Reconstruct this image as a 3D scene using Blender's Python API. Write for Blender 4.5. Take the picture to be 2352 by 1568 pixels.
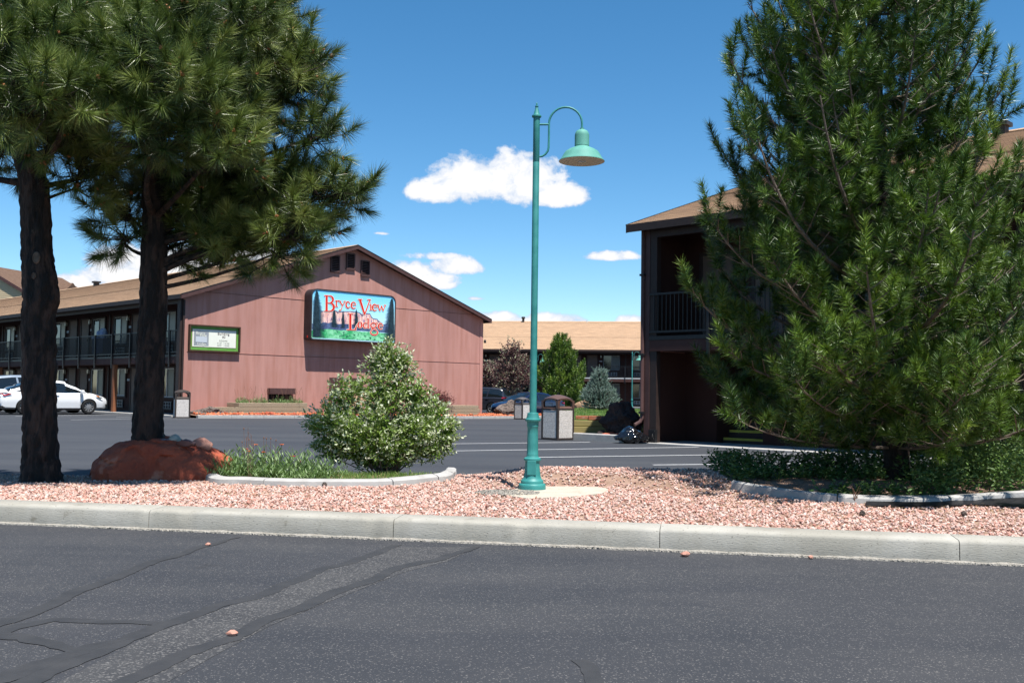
import bpy, bmesh, math, random
import numpy as np
from mathutils import Vector, Matrix, noise
R = math.radians
random.seed(7)
rng = np.random.default_rng(7)
for o in list(bpy.data.objects): bpy.data.objects.remove(o, do_unlink=True)
scene = bpy.context.scene
COL = scene.collection

# ------------------------------------------------------------------ camera
FPX, CX, CY, HCAM = 2350.0, 1176.0, 784.0, 1.22
PITCH, ROLL = 0.0493, 0.0135
_F = Vector((0, math.cos(PITCH), math.sin(PITCH)))
_U0 = Vector((0, -math.sin(PITCH), math.cos(PITCH)))
_R0 = Vector((1, 0, 0))
_R = _R0*math.cos(ROLL) + _U0*math.sin(ROLL)
_U = _U0*math.cos(ROLL) - _R0*math.sin(ROLL)
CAMP = Vector((0, 0, HCAM))
cd = bpy.data.cameras.new('camera'); cam = bpy.data.objects.new('camera', cd); COL.objects.link(cam)
cd.sensor_width = 36; cd.lens = 36*FPX/2352; cd.clip_end = 4000; cd.clip_start = 0.05
_M = Matrix((_R, _U, -_F)).transposed().to_4x4(); _M.translation = CAMP
cam.matrix_world = _M
scene.camera = cam

# ------------------------------------------------------------------ light
SUN_EL = R(67.5); SHADOW_AZ = R(31)      # shadows run forward and to the left
tosun = Vector((math.sin(SHADOW_AZ)*math.cos(SUN_EL), -math.cos(SHADOW_AZ)*math.cos(SUN_EL), math.sin(SUN_EL)))
sd = bpy.data.lights.new('sun', 'SUN'); sd.energy = 5.0; sd.angle = R(0.53); sd.color = (1.0, 0.955, 0.9)
sun = bpy.data.objects.new('sun', sd); COL.objects.link(sun)
sun.rotation_euler = tosun.to_track_quat('Z', 'Y').to_euler(); sun.location = (10, -10, 40)
scene.view_settings.view_transform = 'Standard'; scene.view_settings.look = 'None'
scene.view_settings.exposure = 1.0; scene.view_settings.gamma = 1
scene.view_settings.use_curve_mapping = False

def ray(px, py): return _F + _R*((px-CX)/FPX) - _U*((py-CY)/FPX)
def at(px, py, depth):
    d = ray(px, py); return CAMP + d*(depth/d.y)
def on_ground(px, py, z=0.0):
    d = ray(px, py); return CAMP + d*((z-HCAM)/d.z)

world = bpy.data.worlds.new('World'); scene.world = world; world.use_nodes = True
def build_world():
    nt = world.node_tree; N = nt.nodes; Lk = nt.links; N.clear()
    out = N.new('ShaderNodeOutputWorld')
    sky = N.new('ShaderNodeTexSky'); sky.sky_type = 'NISHITA'; sky.sun_disc = False
    sky.sun_elevation = SUN_EL; sky.sun_rotation = math.atan2(tosun.x, tosun.y)
    sky.altitude = 2300; sky.air_density = 1.0; sky.dust_density = 0.2; sky.ozone_density = 1.3
    hs = N.new('ShaderNodeHueSaturation'); hs.inputs['Saturation'].default_value = 1.30; hs.inputs['Value'].default_value = 1.0; hs.inputs['Hue'].default_value = 0.492
    Lk.new(sky.outputs[0], hs.inputs['Color'])
    bg = N.new('ShaderNodeBackground'); bg.inputs[1].default_value = 0.085
    Lk.new(hs.outputs[0], bg.inputs[0])
    tc = N.new('ShaderNodeTexCoord')
    sep = N.new('ShaderNodeSeparateXYZ'); Lk.new(tc.outputs['Generated'], sep.inputs[0])
    def m(op, a, b=None, c=None, clamp=False):
        n = N.new('ShaderNodeMath'); n.operation = op; n.use_clamp = clamp
        for i, v in enumerate((a, b, c)):
            if v is None: continue
            if isinstance(v, (int, float)): n.inputs[i].default_value = v
            else: Lk.new(v, n.inputs[i])
        return n.outputs[0]
    az = m('ARCTAN2', sep.outputs[0], sep.outputs[1])
    el = m('ARCSINE', sep.outputs[2])
    def nz(scale, detail, rough=0.6, dist=0.0):
        n = N.new('ShaderNodeTexNoise'); n.inputs['Scale'].default_value = scale
        n.inputs['Detail'].default_value = detail; n.inputs['Roughness'].default_value = rough
        n.inputs['Distortion'].default_value = dist
        mp = N.new('ShaderNodeMapping'); mp.inputs['Scale'].default_value = (1, 1, 1.35)
        Lk.new(tc.outputs['Generated'], mp.inputs[0]); Lk.new(mp.outputs[0], n.inputs['Vector'])
        return n.outputs[0]
    n1 = nz(26, 9, 0.62, 0.4); n2 = nz(75, 6, 0.6, 0.2); n3 = nz(11, 4, 0.5)
    # wisps are thin, heaps are solid: (px, py, rx, ry, strength)
    heaps = [(1000,446,72,34,1),(1085,425,95,66,1),(1180,420,110,74,1),(1285,452,72,36,1),
             (945,628,66,30,.9),(1048,614,66,26,.85),(1020,655,34,20,.8),(1090,686,30,7,.5),
             (1402,590,64,15,.95),(1135,738,80,24,.95),(1265,742,90,22,1),(1450,745,40,22,.85),
             (150,655,100,24,.8),(285,640,90,30,1),(400,612,170,46,.9),(520,500,60,24,.4),
             (545,585,130,42,1),(1000,590,90,14,.35),(980,648,80,30,.8),(880,537,24,5,.4),(300,585,60,12,.45),(-250,620,160,40,.8),
             (2600,560,220,60,.9),(2900,700,260,50,.8),(-700,420,200,60,.8)]
    tot = None
    for (px, py, rx, ry, st) in heaps:
        d = ray(px, py).normalized(); a0 = math.atan2(d.x, d.y); e0 = math.asin(d.z)
        da = m('DIVIDE', m('SUBTRACT', az, a0), rx/FPX)
        de = m('SUBTRACT', el, e0)
        up = m('DIVIDE', m('MAXIMUM', de, 0.0), ry/FPX)
        dn = m('DIVIDE', m('MINIMUM', de, 0.0), ry*0.62/FPX)
        q = m('ADD', m('MULTIPLY', da, da), m('ADD', m('MULTIPLY', up, up), m('MULTIPLY', dn, dn)))
        v = m('MULTIPLY', m('SUBTRACT', 1.0, m('MINIMUM', q, 3.0)), 1.0)
        v = m('ADD', v, (st-1)*.9+.30)
        tot = v if tot is None else m('MAXIMUM', tot, v)
    nn = m('ADD', m('MULTIPLY', m('SUBTRACT', n1, 0.5), 2.7), m('MULTIPLY', m('SUBTRACT', n2, 0.5), 1.5))
    f = m('ADD', tot, nn)
    mask = m('MULTIPLY', m('SUBTRACT', f, 0.05), 1.9, clamp=True)
    # scattered fair-weather clouds elsewhere in the sky, away from the view ahead
    away = m('MULTIPLY', m('SUBTRACT', m('ABSOLUTE', az), 0.95), 3.0, clamp=True)
    gen = m('MULTIPLY', m('SUBTRACT', m('ADD', n3, m('MULTIPLY', nn, 0.04)), 0.60), 9.0, clamp=True)
    above = m('MULTIPLY', m('SUBTRACT', el, 0.02), 20.0, clamp=True)
    mask = m('MULTIPLY', m('MAXIMUM', mask, m('MULTIPLY', gen, away)), above)
    cb = N.new('ShaderNodeBackground')
    cr = N.new('ShaderNodeValToRGB')
    cr.color_ramp.elements[0].position = 0.25; cr.color_ramp.elements[0].color = (.50,.60,.76,1)
    cr.color_ramp.elements[1].position = 0.72; cr.color_ramp.elements[1].color = (.86,.86,.87,1)
    shade = m('ADD', m('MULTIPLY', m('SUBTRACT', f, 0.1), 0.55), m('MULTIPLY', m('SUBTRACT', n1, 0.5), 0.8))
    dB = ray(1180, 440).normalized(); eB = math.asin(dB.z)
    Lk.new(m('ADD', shade, 0.18, clamp=True), cr.inputs[0]); Lk.new(cr.outputs[0], cb.inputs[0]); cb.inputs[1].default_value = 0.60
    mix = N.new('ShaderNodeMixShader'); Lk.new(mask, mix.inputs[0]); Lk.new(bg.outputs[0], mix.inputs[1]); Lk.new(cb.outputs[0], mix.inputs[2])
    Lk.new(mix.outputs[0], out.inputs[0])
build_world()

# ------------------------------------------------------------------ materials
def _new(name):
    mt = bpy.data.materials.new(name); mt.use_nodes = True
    nt = mt.node_tree; b = nt.nodes['Principled BSDF']
    return mt, nt, b
KA = .66   # paint, concrete and stone albedo level for this exposure
def mat(name, c1, c2=None, *, k=None, rough=0.8, scale=3.0, stretch=(1,1,1), bump=0.0, bscale=None, spec=0.3,
        metal=0.0, detail=6, lo=0.35, hi=0.65, c3=None, s3=40, t3=(.55,.62), bdist=0.02, coat=0.0, tex='noise'):
    kk_ = KA if k is None else k
    c1 = tuple(v*kk_ for v in c1); c2 = tuple(v*kk_ for v in c2) if c2 else None; c3 = tuple(v*kk_ for v in c3) if c3 else None
    mt, nt, b = _new(name); N = nt.nodes; L = nt.links
    b.inputs['Roughness'].default_value = rough; b.inputs['Metallic'].default_value = metal
    b.inputs['Specular IOR Level'].default_value = spec; b.inputs['Coat Weight'].default_value = coat
    b.inputs['Base Color'].default_value = (*c1, 1)
    tc = N.new('ShaderNodeTexCoord'); mp = N.new('ShaderNodeMapping'); mp.inputs['Scale'].default_value = stretch
    L.new(tc.outputs['Object'], mp.inputs[0])
    col = None
    if c2 is not None:
        n = N.new('ShaderNodeTexNoise'); n.inputs['Scale'].default_value = scale; n.inputs['Detail'].default_value = detail
        n.inputs['Roughness'].default_value = .6
        L.new(mp.outputs[0], n.inputs['Vector'])
        r = N.new('ShaderNodeValToRGB'); r.color_ramp.elements[0].position = lo; r.color_ramp.elements[1].position = hi
        r.color_ramp.elements[0].color = (*c1, 1); r.color_ramp.elements[1].color = (*c2, 1)
        L.new(n.outputs[0], r.inputs[0]); col = r.outputs[0]
        if c3 is not None:
            n3 = N.new('ShaderNodeTexNoise'); n3.inputs['Scale'].default_value = s3; n3.inputs['Detail'].default_value = 3
            L.new(mp.outputs[0], n3.inputs['Vector'])
            r3 = N.new('ShaderNodeValToRGB'); r3.color_ramp.elements[0].position = t3[0]; r3.color_ramp.elements[1].position = t3[1]
            L.new(n3.outputs[0], r3.inputs[0])
            mx = N.new('ShaderNodeMix'); mx.data_type = 'RGBA'
            L.new(r3.outputs[0], mx.inputs['Factor']); L.new(col, mx.inputs['A']); mx.inputs['B'].default_value = (*c3, 1)
            col = mx.outputs['Result']
        L.new(col, b.inputs['Base Color'])
    if bump:
        n = N.new('ShaderNodeTexNoise'); n.inputs['Scale'].default_value = bscale or scale*4; n.inputs['Detail'].default_value = 8
        L.new(mp.outputs[0], n.inputs['Vector'])
        bp = N.new('ShaderNodeBump'); bp.inputs['Strength'].default_value = bump; bp.inputs['Distance'].default_value = bdist
        L.new(n.outputs[0], bp.inputs['Height']); L.new(bp.outputs[0], b.inputs['Normal'])
    return mt
def leafmat(name, cols, rough=0.45, trans=0.25, spec=0.5, pos=None, tcol=None):
    """colour picked per leaf from the 'rnd' attribute; light passes through"""
    mt, nt, b = _new(name); N = nt.nodes; L = nt.links
    a = N.new('ShaderNodeAttribute'); a.attribute_name = 'rnd'
    r = N.new('ShaderNodeValToRGB')
    while len(r.color_ramp.elements) < len(cols): r.color_ramp.elements.new(0.5)
    for i, c in enumerate(cols):
        e = r.color_ramp.elements[i]; e.position = (pos[i] if pos else i/(len(cols)-1)); e.color = (*c, 1)
    L.new(a.outputs['Fac'], r.inputs[0]); L.new(r.outputs[0], b.inputs['Base Color'])
    b.inputs['Roughness'].default_value = rough; b.inputs['Specular IOR Level'].default_value = spec
    if trans > 0:
        t = N.new('ShaderNodeBsdfTranslucent'); L.new(r.outputs[0], t.inputs[0])
        mx = N.new('ShaderNodeMixShader'); mx.inputs[0].default_value = trans
        L.new(b.outputs[0], mx.inputs[1]); L.new(t.outputs[0], mx.inputs[2])
        L.new(mx.outputs[0], N['Material Output'].inputs[0])
    return mt

# ------------------------------------------------------------------ object helpers
def link(o, parent=None):
    COL.objects.link(o)
    if parent is not None: o.parent = parent
    return o
def tag(o, label=None, cat=None, group=None, kind=None):
    if label: o['label'] = label
    if cat: o['category'] = cat
    if group: o['group'] = group
    if kind: o['kind'] = kind
    return o
def empty(name, loc=(0,0,0), rz=0.0, label=None, cat=None, group=None, parent=None):
    o = bpy.data.objects.new(name, None); o.empty_display_size = .2
    o.location = loc; o.rotation_euler = (0, 0, rz); link(o, parent)
    return tag(o, label, cat, group)
def copy_part(o, parent, loc=None, rot=None, label=None, scale=None):
    c = o.copy(); COL.objects.link(c); c.parent = parent
    if loc is not None: c.location = loc
    if rot is not None: c.rotation_euler = rot
    if scale is not None: c.scale = scale
    if label: c['label'] = label
    return c
def copy_tree(o, parent=None, loc=None, rz=None, label=None):
    c = o.copy(); COL.objects.link(c); c.parent = parent
    if loc is not None: c.location = loc
    if rz is not None: c.rotation_euler = (0, 0, rz)
    if label: c['label'] = label
    for ch in list(o.children): copy_tree(ch, c)
    return c

class MB:
    def __init__(s): s.v = []; s.f = []; s.m = []; s.M = None; s.mi = 0
    def add(s, vs, fs):
        b = len(s.v)
        if s.M is not None: vs = [s.M @ Vector(v) for v in vs]
        s.v += [tuple(v) for v in vs]; s.f += [tuple(i+b for i in f) for f in fs]; s.m += [s.mi]*len(fs)
        return s
    def box(s, c, d, rz=0.0, M=None):
        x, y, z = d[0]/2, d[1]/2, d[2]/2
        vs = [Vector((a*x, b*y, e*z)) for e in (-1,1) for b in (-1,1) for a in (-1,1)]
        if rz: vs = [Matrix.Rotation(rz, 3, 'Z') @ v for v in vs]
        if M is not None: vs = [M @ v for v in vs]
        vs = [v + Vector(c) for v in vs]
        return s.add(vs, [(0,2,3,1),(4,5,7,6),(0,1,5,4),(2,6,7,3),(0,4,6,2),(1,3,7,5)])
    def b2(s, lo, hi):
        return s.box([(a+b)/2 for a, b in zip(lo, hi)], [abs(b-a) for a, b in zip(lo, hi)])
    def bar(s, a, b, w, h, up=(0,0,1)):
        a = Vector(a); b = Vector(b); d = (b-a); L = d.length; d.normalize()
        u = Vector(up); sd_ = d.cross(u)
        if sd_.length < 1e-4: sd_ = d.cross(Vector((0,1,0)))
        sd_.normalize(); u = sd_.cross(d).normalized()
        vs = [p + sd_*(i*w/2) + u*(j*h/2) for p in (a, b) for j in (-1,1) for i in (-1,1)]
        return s.add(vs, [(0,1,3,2),(4,6,7,5),(0,4,5,1),(2,3,7,6),(0,2,6,4),(1,5,7,3)])
    def prism(s, poly, vec):
        """poly: list of 3D points (planar), extruded by vec"""
        n = len(poly); p = [Vector(q) for q in poly]; q = [a + Vector(vec) for a in p]
        return s.add(p+q, [tuple(range(n))[::-1], tuple(range(n, 2*n))] + [(i, (i+1) % n, n+(i+1) % n, n+i) for i in range(n)])
    def quad(s, a, b, c, d): return s.add([a, b, c, d], [(0,1,2,3)])
    def tube(s, pts, rad, n=8, cap=True):
        pts = [Vector(p) for p in pts]
        if isinstance(rad, (int, float)): rad = [rad]*len(pts)
        vs = []; prev = None
        for i, p in enumerate(pts):
            d = (pts[min(i+1, len(pts)-1)] - pts[max(i-1, 0)])
            if d.length < 1e-9: d = Vector((0,0,1))
            d.normalize()
            if prev is None:
                a = d.cross(Vector((0.13,0.97,0.21)));
                if a.length < .1: a = d.cross(Vector((1,0,0)))
            else: a = prev - d*prev.dot(d)
            a.normalize(); prev = a; b = d.cross(a)
            for k in range(n):
                t = 2*math.pi*k/n; vs.append(p + (a*math.cos(t) + b*math.sin(t))*rad[i])
        fs = [(i*n+k, i*n+(k+1) % n, (i+1)*n+(k+1) % n, (i+1)*n+k) for i in range(len(pts)-1) for k in range(n)]
        if cap: fs += [tuple(range(n))[::-1], tuple((len(pts)-1)*n+k for k in range(n))]
        return s.add(vs, fs)
    def lathe(s, prof, n=24, c=(0,0,0), flute=0):
        """prof: list of (r, z)"""
        vs = []
        for (r, z) in prof:
            for k in range(n):
                t = 2*math.pi*k/n; vs.append((c[0]+r*math.cos(t), c[1]+r*math.sin(t), c[2]+z))
        fs = [(i*n+k, i*n+(k+1) % n, (i+1)*n+(k+1) % n, (i+1)*n+k) for i in range(len(prof)-1) for k in range(n)]
        if prof[0][0] > 1e-5: fs.append(tuple(range(n))[::-1])
        if prof[-1][0] > 1e-5: fs.append(tuple((len(prof)-1)*n+k for k in range(n)))
        return s.add(vs, fs)
    def build(s, name, m, parent=None, smooth=False, bevel=0.0, angle=35, loc=None, merge=False):
        me = bpy.data.meshes.new(name); me.from_pydata(s.v, [], s.f); me.update()
        for x in (m if isinstance(m, (list, tuple)) else [m]): me.materials.append(x)
        if isinstance(m, (list, tuple)): me.polygons.foreach_set('material_index', s.m)
        if bevel or merge:
            bm = bmesh.new(); bm.from_mesh(me); bmesh.ops.remove_doubles(bm, verts=bm.verts, dist=1e-5)
            bmesh.ops.recalc_face_normals(bm, faces=bm.faces)
            if bevel:
                bmesh.ops.bevel(bm, geom=[e for e in bm.edges if len(e.link_faces) == 2 and e.calc_face_angle(0) > R(25)],
                                offset=bevel, segments=2, affect='EDGES', profile=.5, clamp_overlap=True)
            bm.to_mesh(me); bm.free()
        if smooth:
            me.polygons.foreach_set('use_smooth', [True]*len(me.polygons))
            try: me.set_sharp_from_angle(angle=R(angle))
            except Exception: pass
        o = bpy.data.objects.new(name, me); link(o, parent)
        if loc is not None: o.location = loc
        return o

def np_obj(name, V, F, m, parent=None, rnd=None, smooth=False):
    """V (n,3), F (k,3) or (k,4) integer array"""
    V = np.asarray(V, dtype=np.float32); F = np.asarray(F, dtype=np.int32)
    me = bpy.data.meshes.new(name); k, c = F.shape
    me.vertices.add(len(V)); me.vertices.foreach_set('co', V.ravel())
    me.loops.add(k*c); me.loops.foreach_set('vertex_index', F.ravel())
    me.polygons.add(k); me.polygons.foreach_set('loop_start', np.arange(0, k*c, c, dtype=np.int32))
    if rnd is not None:
        a = me.attributes.new('rnd', 'FLOAT', 'POINT'); a.data.foreach_set('value', np.asarray(rnd, dtype=np.float32))
    me.update(calc_edges=True)
    me.polygons.foreach_set('use_smooth', np.full(k, smooth))
    for x in (m if isinstance(m, (list, tuple)) else [m]): me.materials.append(x)
    o = bpy.data.objects.new(name, me); link(o, parent)
    return o
def unit(a): return a/np.maximum(np.linalg.norm(a, axis=-1, keepdims=True), 1e-9)
def perp(d):
    r = rng.normal(size=d.shape); a = unit(np.cross(d, r)); return a, np.cross(d, a)

def needle_arrays(P, D, SL, n, nl, w, droop=0.0, t0=75, t1=18, tint=None):
    """needles round shoots. P base, D direction, SL shoot length, n needles each"""
    N = len(P); D = unit(D); a, b = perp(D)
    if tint is None: tint = rng.random(N)
    k = N*n
    rep = lambda x: np.repeat(x, n, axis=0)
    t = rng.random(k)**0.8
    th = np.radians(t0 + (t1-t0)*t + rng.normal(0, 11, k)); ph = rng.random(k)*2*np.pi
    pos = rep(P) + rep(D)*(t*rep(SL))[:, None]
    d = rep(D)*np.cos(th)[:, None] + (rep(a)*np.cos(ph)[:, None] + rep(b)*np.sin(ph)[:, None])*np.sin(th)[:, None]
    d[:, 2] -= droop*rng.random(k); d = unit(d)
    ln = nl*(0.75+0.45*rng.random(k))
    side = unit(np.cross(d, rng.normal(size=d.shape)))*(w/2)
    V = np.empty((k, 3, 3)); V[:, 0] = pos+side; V[:, 1] = pos-side; V[:, 2] = pos + d*ln[:, None]
    F = np.arange(k*3).reshape(k, 3)
    r = np.clip(rep(tint)*0.7 + rng.random(k)*0.3, 0, 1)
    return V.reshape(-1, 3), F, np.repeat(r, 3)
def leaf_arrays(P, D, L, W, fold=0.25):
    """folded two-triangle leaves from P along D"""
    k = len(P); D = unit(D); a, b = perp(D)
    L = L*(0.65+0.6*rng.random(k))[:, None]; W = W*(0.7+0.5*rng.random(k))[:, None]
    V = np.empty((k, 4, 3)); V[:, 0] = P; V[:, 2] = P + D*L
    mid = P + D*L*0.48
    V[:, 1] = mid + a*W/2 + b*W*fold; V[:, 3] = mid - a*W/2 + b*W*fold
    base = np.arange(k)[:, None]*4
    F = np.concatenate([base+np.array([[0,1,2]]), base+np.array([[0,2,3]])])
    return V.reshape(-1, 3), F
def cat(parts):
    Vs, Fs, Rs = [], [], []; o = 0
    for V, F, r in parts:
        Vs.append(V); Fs.append(F+o); Rs.append(r); o += len(V)
    return np.concatenate(Vs), np.concatenate(Fs), np.concatenate(Rs)
_ico = None
def ico_template(sub=1):
    bm = bmesh.new(); bmesh.ops.create_icosphere(bm, subdivisions=sub, radius=1.0)
    V = np.array([v.co[:] for v in bm.verts]); F = np.array([[v.index for v in f.verts] for f in bm.faces]); bm.free()
    return V, F
def stone_arrays(P, size, flat=0.6, jit=0.22, sub=1):
    T, TF = ico_template(sub); n = len(P); m_ = len(T)
    X = np.repeat(T[None], n, 0) * (1 + rng.normal(0, jit, (n, m_, 1)))
    S = size[:, None]*np.stack([0.8+0.5*rng.random(n), 0.6+0.4*rng.random(n), flat*(0.7+0.6*rng.random(n))], 1)
    X = X*S[:, None, :]
    q = rng.normal(size=(n, 4)); q[:, 1:3] *= 0.35; q = unit(q); w, x, y, z = q.T
    Rm = np.stack([1-2*(y*y+z*z), 2*(x*y-z*w), 2*(x*z+y*w), 2*(x*y+z*w), 1-2*(x*x+z*z), 2*(y*z-x*w),
                   2*(x*z-y*w), 2*(y*z+x*w), 1-2*(x*x+y*y)], 1).reshape(n, 3, 3)
    X = np.einsum('nij,nmj->nmi', Rm, X) + P[:, None, :]
    F = (TF[None] + (np.arange(n)*m_)[:, None, None]).reshape(-1, 3)
    return X.reshape(-1, 3), F, np.repeat(rng.random(n), m_)
def boulder(name, loc, size, m, parent=None, sub=4, rough=0.25, seed=0, rz=0.0, facet=1.0, sink=0.25):
    """irregular rock resting on the ground at loc: size = full extents"""
    bm = bmesh.new(); bmesh.ops.create_icosphere(bm, subdivisions=sub, radius=1.0)
    off = Vector((seed*3.7, seed*1.3, seed*2.1))
    cuts = []
    rs = random.Random(seed)
    for i in range(9):
        n = Vector((rs.uniform(-1,1), rs.uniform(-1,1), rs.uniform(-.6,1))).normalized(); cuts.append((n, rs.uniform(.62,.92)))
    for v in bm.verts:
        p = v.co.copy()
        for n, h in cuts:
            d = p.dot(n)
            if d > h: p -= n*(d-h)*0.85*facet
        q = p*1.3 + off
        p *= 1 + rough*noise.noise(q) + rough*.4*noise.noise(q*3.1) + rough*.18*noise.noise(q*8)
        v.co = p
    for v in bm.verts:
        v.co = Vector((v.co.x*size[0]/2, v.co.y*size[1]/2, v.co.z*size[2]/2 + size[2]*(0.5-sink)))
    me = bpy.data.meshes.new(name); bm.to_mesh(me); bm.free(); me.materials.append(m)
    me.polygons.foreach_set('use_smooth', [True]*len(me.polygons))
    try: me.set_sharp_from_angle(angle=R(28))
    except Exception: pass
    o = bpy.data.objects.new(name, me); link(o, parent); o.location = loc; o.rotation_euler = (0, 0, rz)
    return o
# ================================================================== materials
M_asph = mat('asphalt', (.031,.035,.043), (.051,.053,.059), rough=.88, scale=.7, lo=.3, hi=.7, c3=(.17,.165,.16), s3=95, t3=(.615,.66), bump=.5, bscale=160, bdist=.006, spec=.35)
M_asph2 = mat('lot_asphalt', (.044,.049,.059), (.062,.067,.077), rough=.9, scale=.5, stretch=(.35,1,1), lo=.3, hi=.7, c3=(.10,.10,.10), s3=26, t3=(.64,.70), bump=.3, bscale=60, bdist=.006)
def weather(mt, layers):
    nt = mt.node_tree; N = nt.nodes; L = nt.links; b = N['Principled BSDF']; src = b.inputs['Base Color'].links[0].from_socket
    tc = N.new('ShaderNodeTexCoord')
    for sc, st, lo, hi, ca, cb in layers:
        mp = N.new('ShaderNodeMapping'); mp.inputs['Scale'].default_value = st; mp.inputs['Rotation'].default_value = (0, 0, .18); L.new(tc.outputs['Object'], mp.inputs[0])
        n = N.new('ShaderNodeTexNoise'); n.inputs['Scale'].default_value = sc; n.inputs['Detail'].default_value = 7; n.inputs['Roughness'].default_value = .65; L.new(mp.outputs[0], n.inputs['Vector'])
        r = N.new('ShaderNodeValToRGB'); r.color_ramp.elements[0].position = lo; r.color_ramp.elements[1].position = hi
        r.color_ramp.elements[0].color = (*ca, 1); r.color_ramp.elements[1].color = (*cb, 1); L.new(n.outputs[0], r.inputs[0])
        mx = N.new('ShaderNodeMix'); mx.data_type = 'RGBA'; mx.blend_type = 'MULTIPLY'; mx.inputs['Factor'].default_value = 1
        L.new(src, mx.inputs['A']); L.new(r.outputs[0], mx.inputs['B']); src = mx.outputs['Result']
    L.new(src, b.inputs['Base Color'])
weather(M_asph, [(.9, (.22,1.6,1), .35, .68, (.88,.89,.92), (1.22,1.19,1.14)), (2.2, (.5,1,1), .60, .74, (1,1,1), (1.35,1.3,1.22)), (1.3, (1,1,1), .66, .72, (1,1,1), (.72,.71,.70))])
weather(M_asph2, [(.35, (.3,1.6,1), .35, .68, (.88,.89,.92), (1.18,1.17,1.14)), (1.1, (1,1,1), .66, .72, (1,1,1), (.75,.75,.75))])
M_worn = mat('worn_asphalt', (.046,.048,.053), (.068,.069,.072), rough=.9, scale=3, c3=(.18,.175,.17), s3=85, t3=(.55,.64), bump=.8, bscale=120, bdist=.008)
M_tar = mat('crack_sealant', (.036,.038,.042), (.052,.053,.056), rough=.8, scale=5, bump=.15, bscale=30)
M_conc = mat('kerb_concrete', (.41,.395,.35), (.50,.485,.43), rough=.9, scale=2.2, stretch=(1,1,3.5), lo=.25, hi=.75, c3=(.17,.16,.14), s3=42, t3=(.655,.70), bump=.42, bscale=34, bdist=.006)
M_concrough = mat('rough_concrete', (.30,.28,.24), (.46,.43,.38), rough=.95, scale=30, bump=1.0, bscale=60, bdist=.02)
M_conc2 = mat('edging_concrete', (.42,.41,.39), (.52,.51,.49), rough=.9, scale=6, bump=.4, bscale=60, bdist=.006)
M_pad = mat('pad_concrete', (.52,.47,.38), (.60,.55,.46), rough=.92, scale=5, bump=.3, bscale=50)
M_line = mat('painted_line', (.70,.71,.72), (.52,.53,.54), rough=.8, scale=7, lo=.45, hi=.8)
M_dirt = mat('dirt', (.30,.19,.13), (.46,.31,.24), rough=.95, scale=8, bump=.8, bscale=60, bdist=.02)
M_land = mat('dry_ground', (.16,.13,.09), (.11,.11,.07), rough=.95, scale=.15, bump=.3)
M_gravel = leafmat('pink_gravel', [(.35,.155,.12),(.44,.26,.205),(.48,.30,.25),(.46,.33,.285),(.52,.42,.37),(.41,.22,.165)], rough=.85, trans=0, spec=.25)
M_redstone = leafmat('red_gravel', [(.27,.06,.025),(.42,.12,.055),(.50,.18,.09),(.36,.09,.04)], rough=.85, trans=0, spec=.2)
M_needle_litter = leafmat('pine_litter', [(.36,.20,.09),(.50,.32,.15),(.58,.42,.22)], rough=.8, trans=0)
M_pink = mat('pink_stucco', (.475,.235,.195), (.54,.285,.242), rough=.9, scale=.8, stretch=(2.0,2.0,.25), lo=.2, hi=.8, c3=(.43,.20,.155), s3=1.8, t3=(.45,.75), bump=.18, bscale=70, bdist=.01)
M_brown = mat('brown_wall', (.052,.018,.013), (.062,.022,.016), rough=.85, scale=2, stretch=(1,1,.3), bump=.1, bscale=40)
M_orangebrown = mat('cedar_board', (.33,.13,.06), (.26,.095,.045), rough=.8, scale=4, stretch=(1,1,.2), bump=.1)
M_trim = mat('dark_trim', (.035,.022,.019), (.05,.03,.026), rough=.6, scale=6)
M_fascia = mat('brown_fascia', (.085,.040,.036), (.11,.055,.05), rough=.6, scale=5)
M_black = mat('black_metal', (.014,.014,.016), (.022,.022,.025), rough=.45, scale=8)
M_void = mat('dark_opening', (.006,.006,.006), rough=.9)
M_slabedge = mat('balcony_fascia', (.075,.032,.027), (.09,.04,.034), rough=.8, scale=4)
M_door = mat('door_paint', (.15,.105,.085), (.18,.125,.10), rough=.6, scale=3)
M_white = mat('white_metal', (.62,.64,.64), (.72,.73,.73), rough=.5, scale=9)
M_winframe = mat('window_aluminium', (.30,.32,.32), (.40,.42,.42), rough=.4, scale=9)
M_glass = mat('dark_glass', (.012,.016,.018), rough=.06, spec=.75)
M_curtain = mat('curtain', (.115,.12,.105), (.06,.065,.06), rough=.35, scale=16, stretch=(6,6,.2), lo=.35, hi=.65, spec=.6)
M_brass = mat('lantern_metal', (.16,.11,.06), (.1,.07,.04), rough=.5, scale=8)
M_lampglass = mat('lantern_glass', (.50,.48,.42), rough=.2, spec=.6)
M_plate = mat('number_plate_white', (.55,.58,.62), (.35,.38,.42), rough=.5, scale=90)
M_yellow = mat('yellow_nosing', (.60,.52,.08), (.5,.42,.06), rough=.6, scale=12)
M_siding = mat('cream_siding', (.60,.48,.30), (.64,.52,.34), rough=.7, scale=3)
M_vent = mat('vent_metal', (.03,.028,.028), (.05,.045,.045), rough=.6, scale=5)
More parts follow.
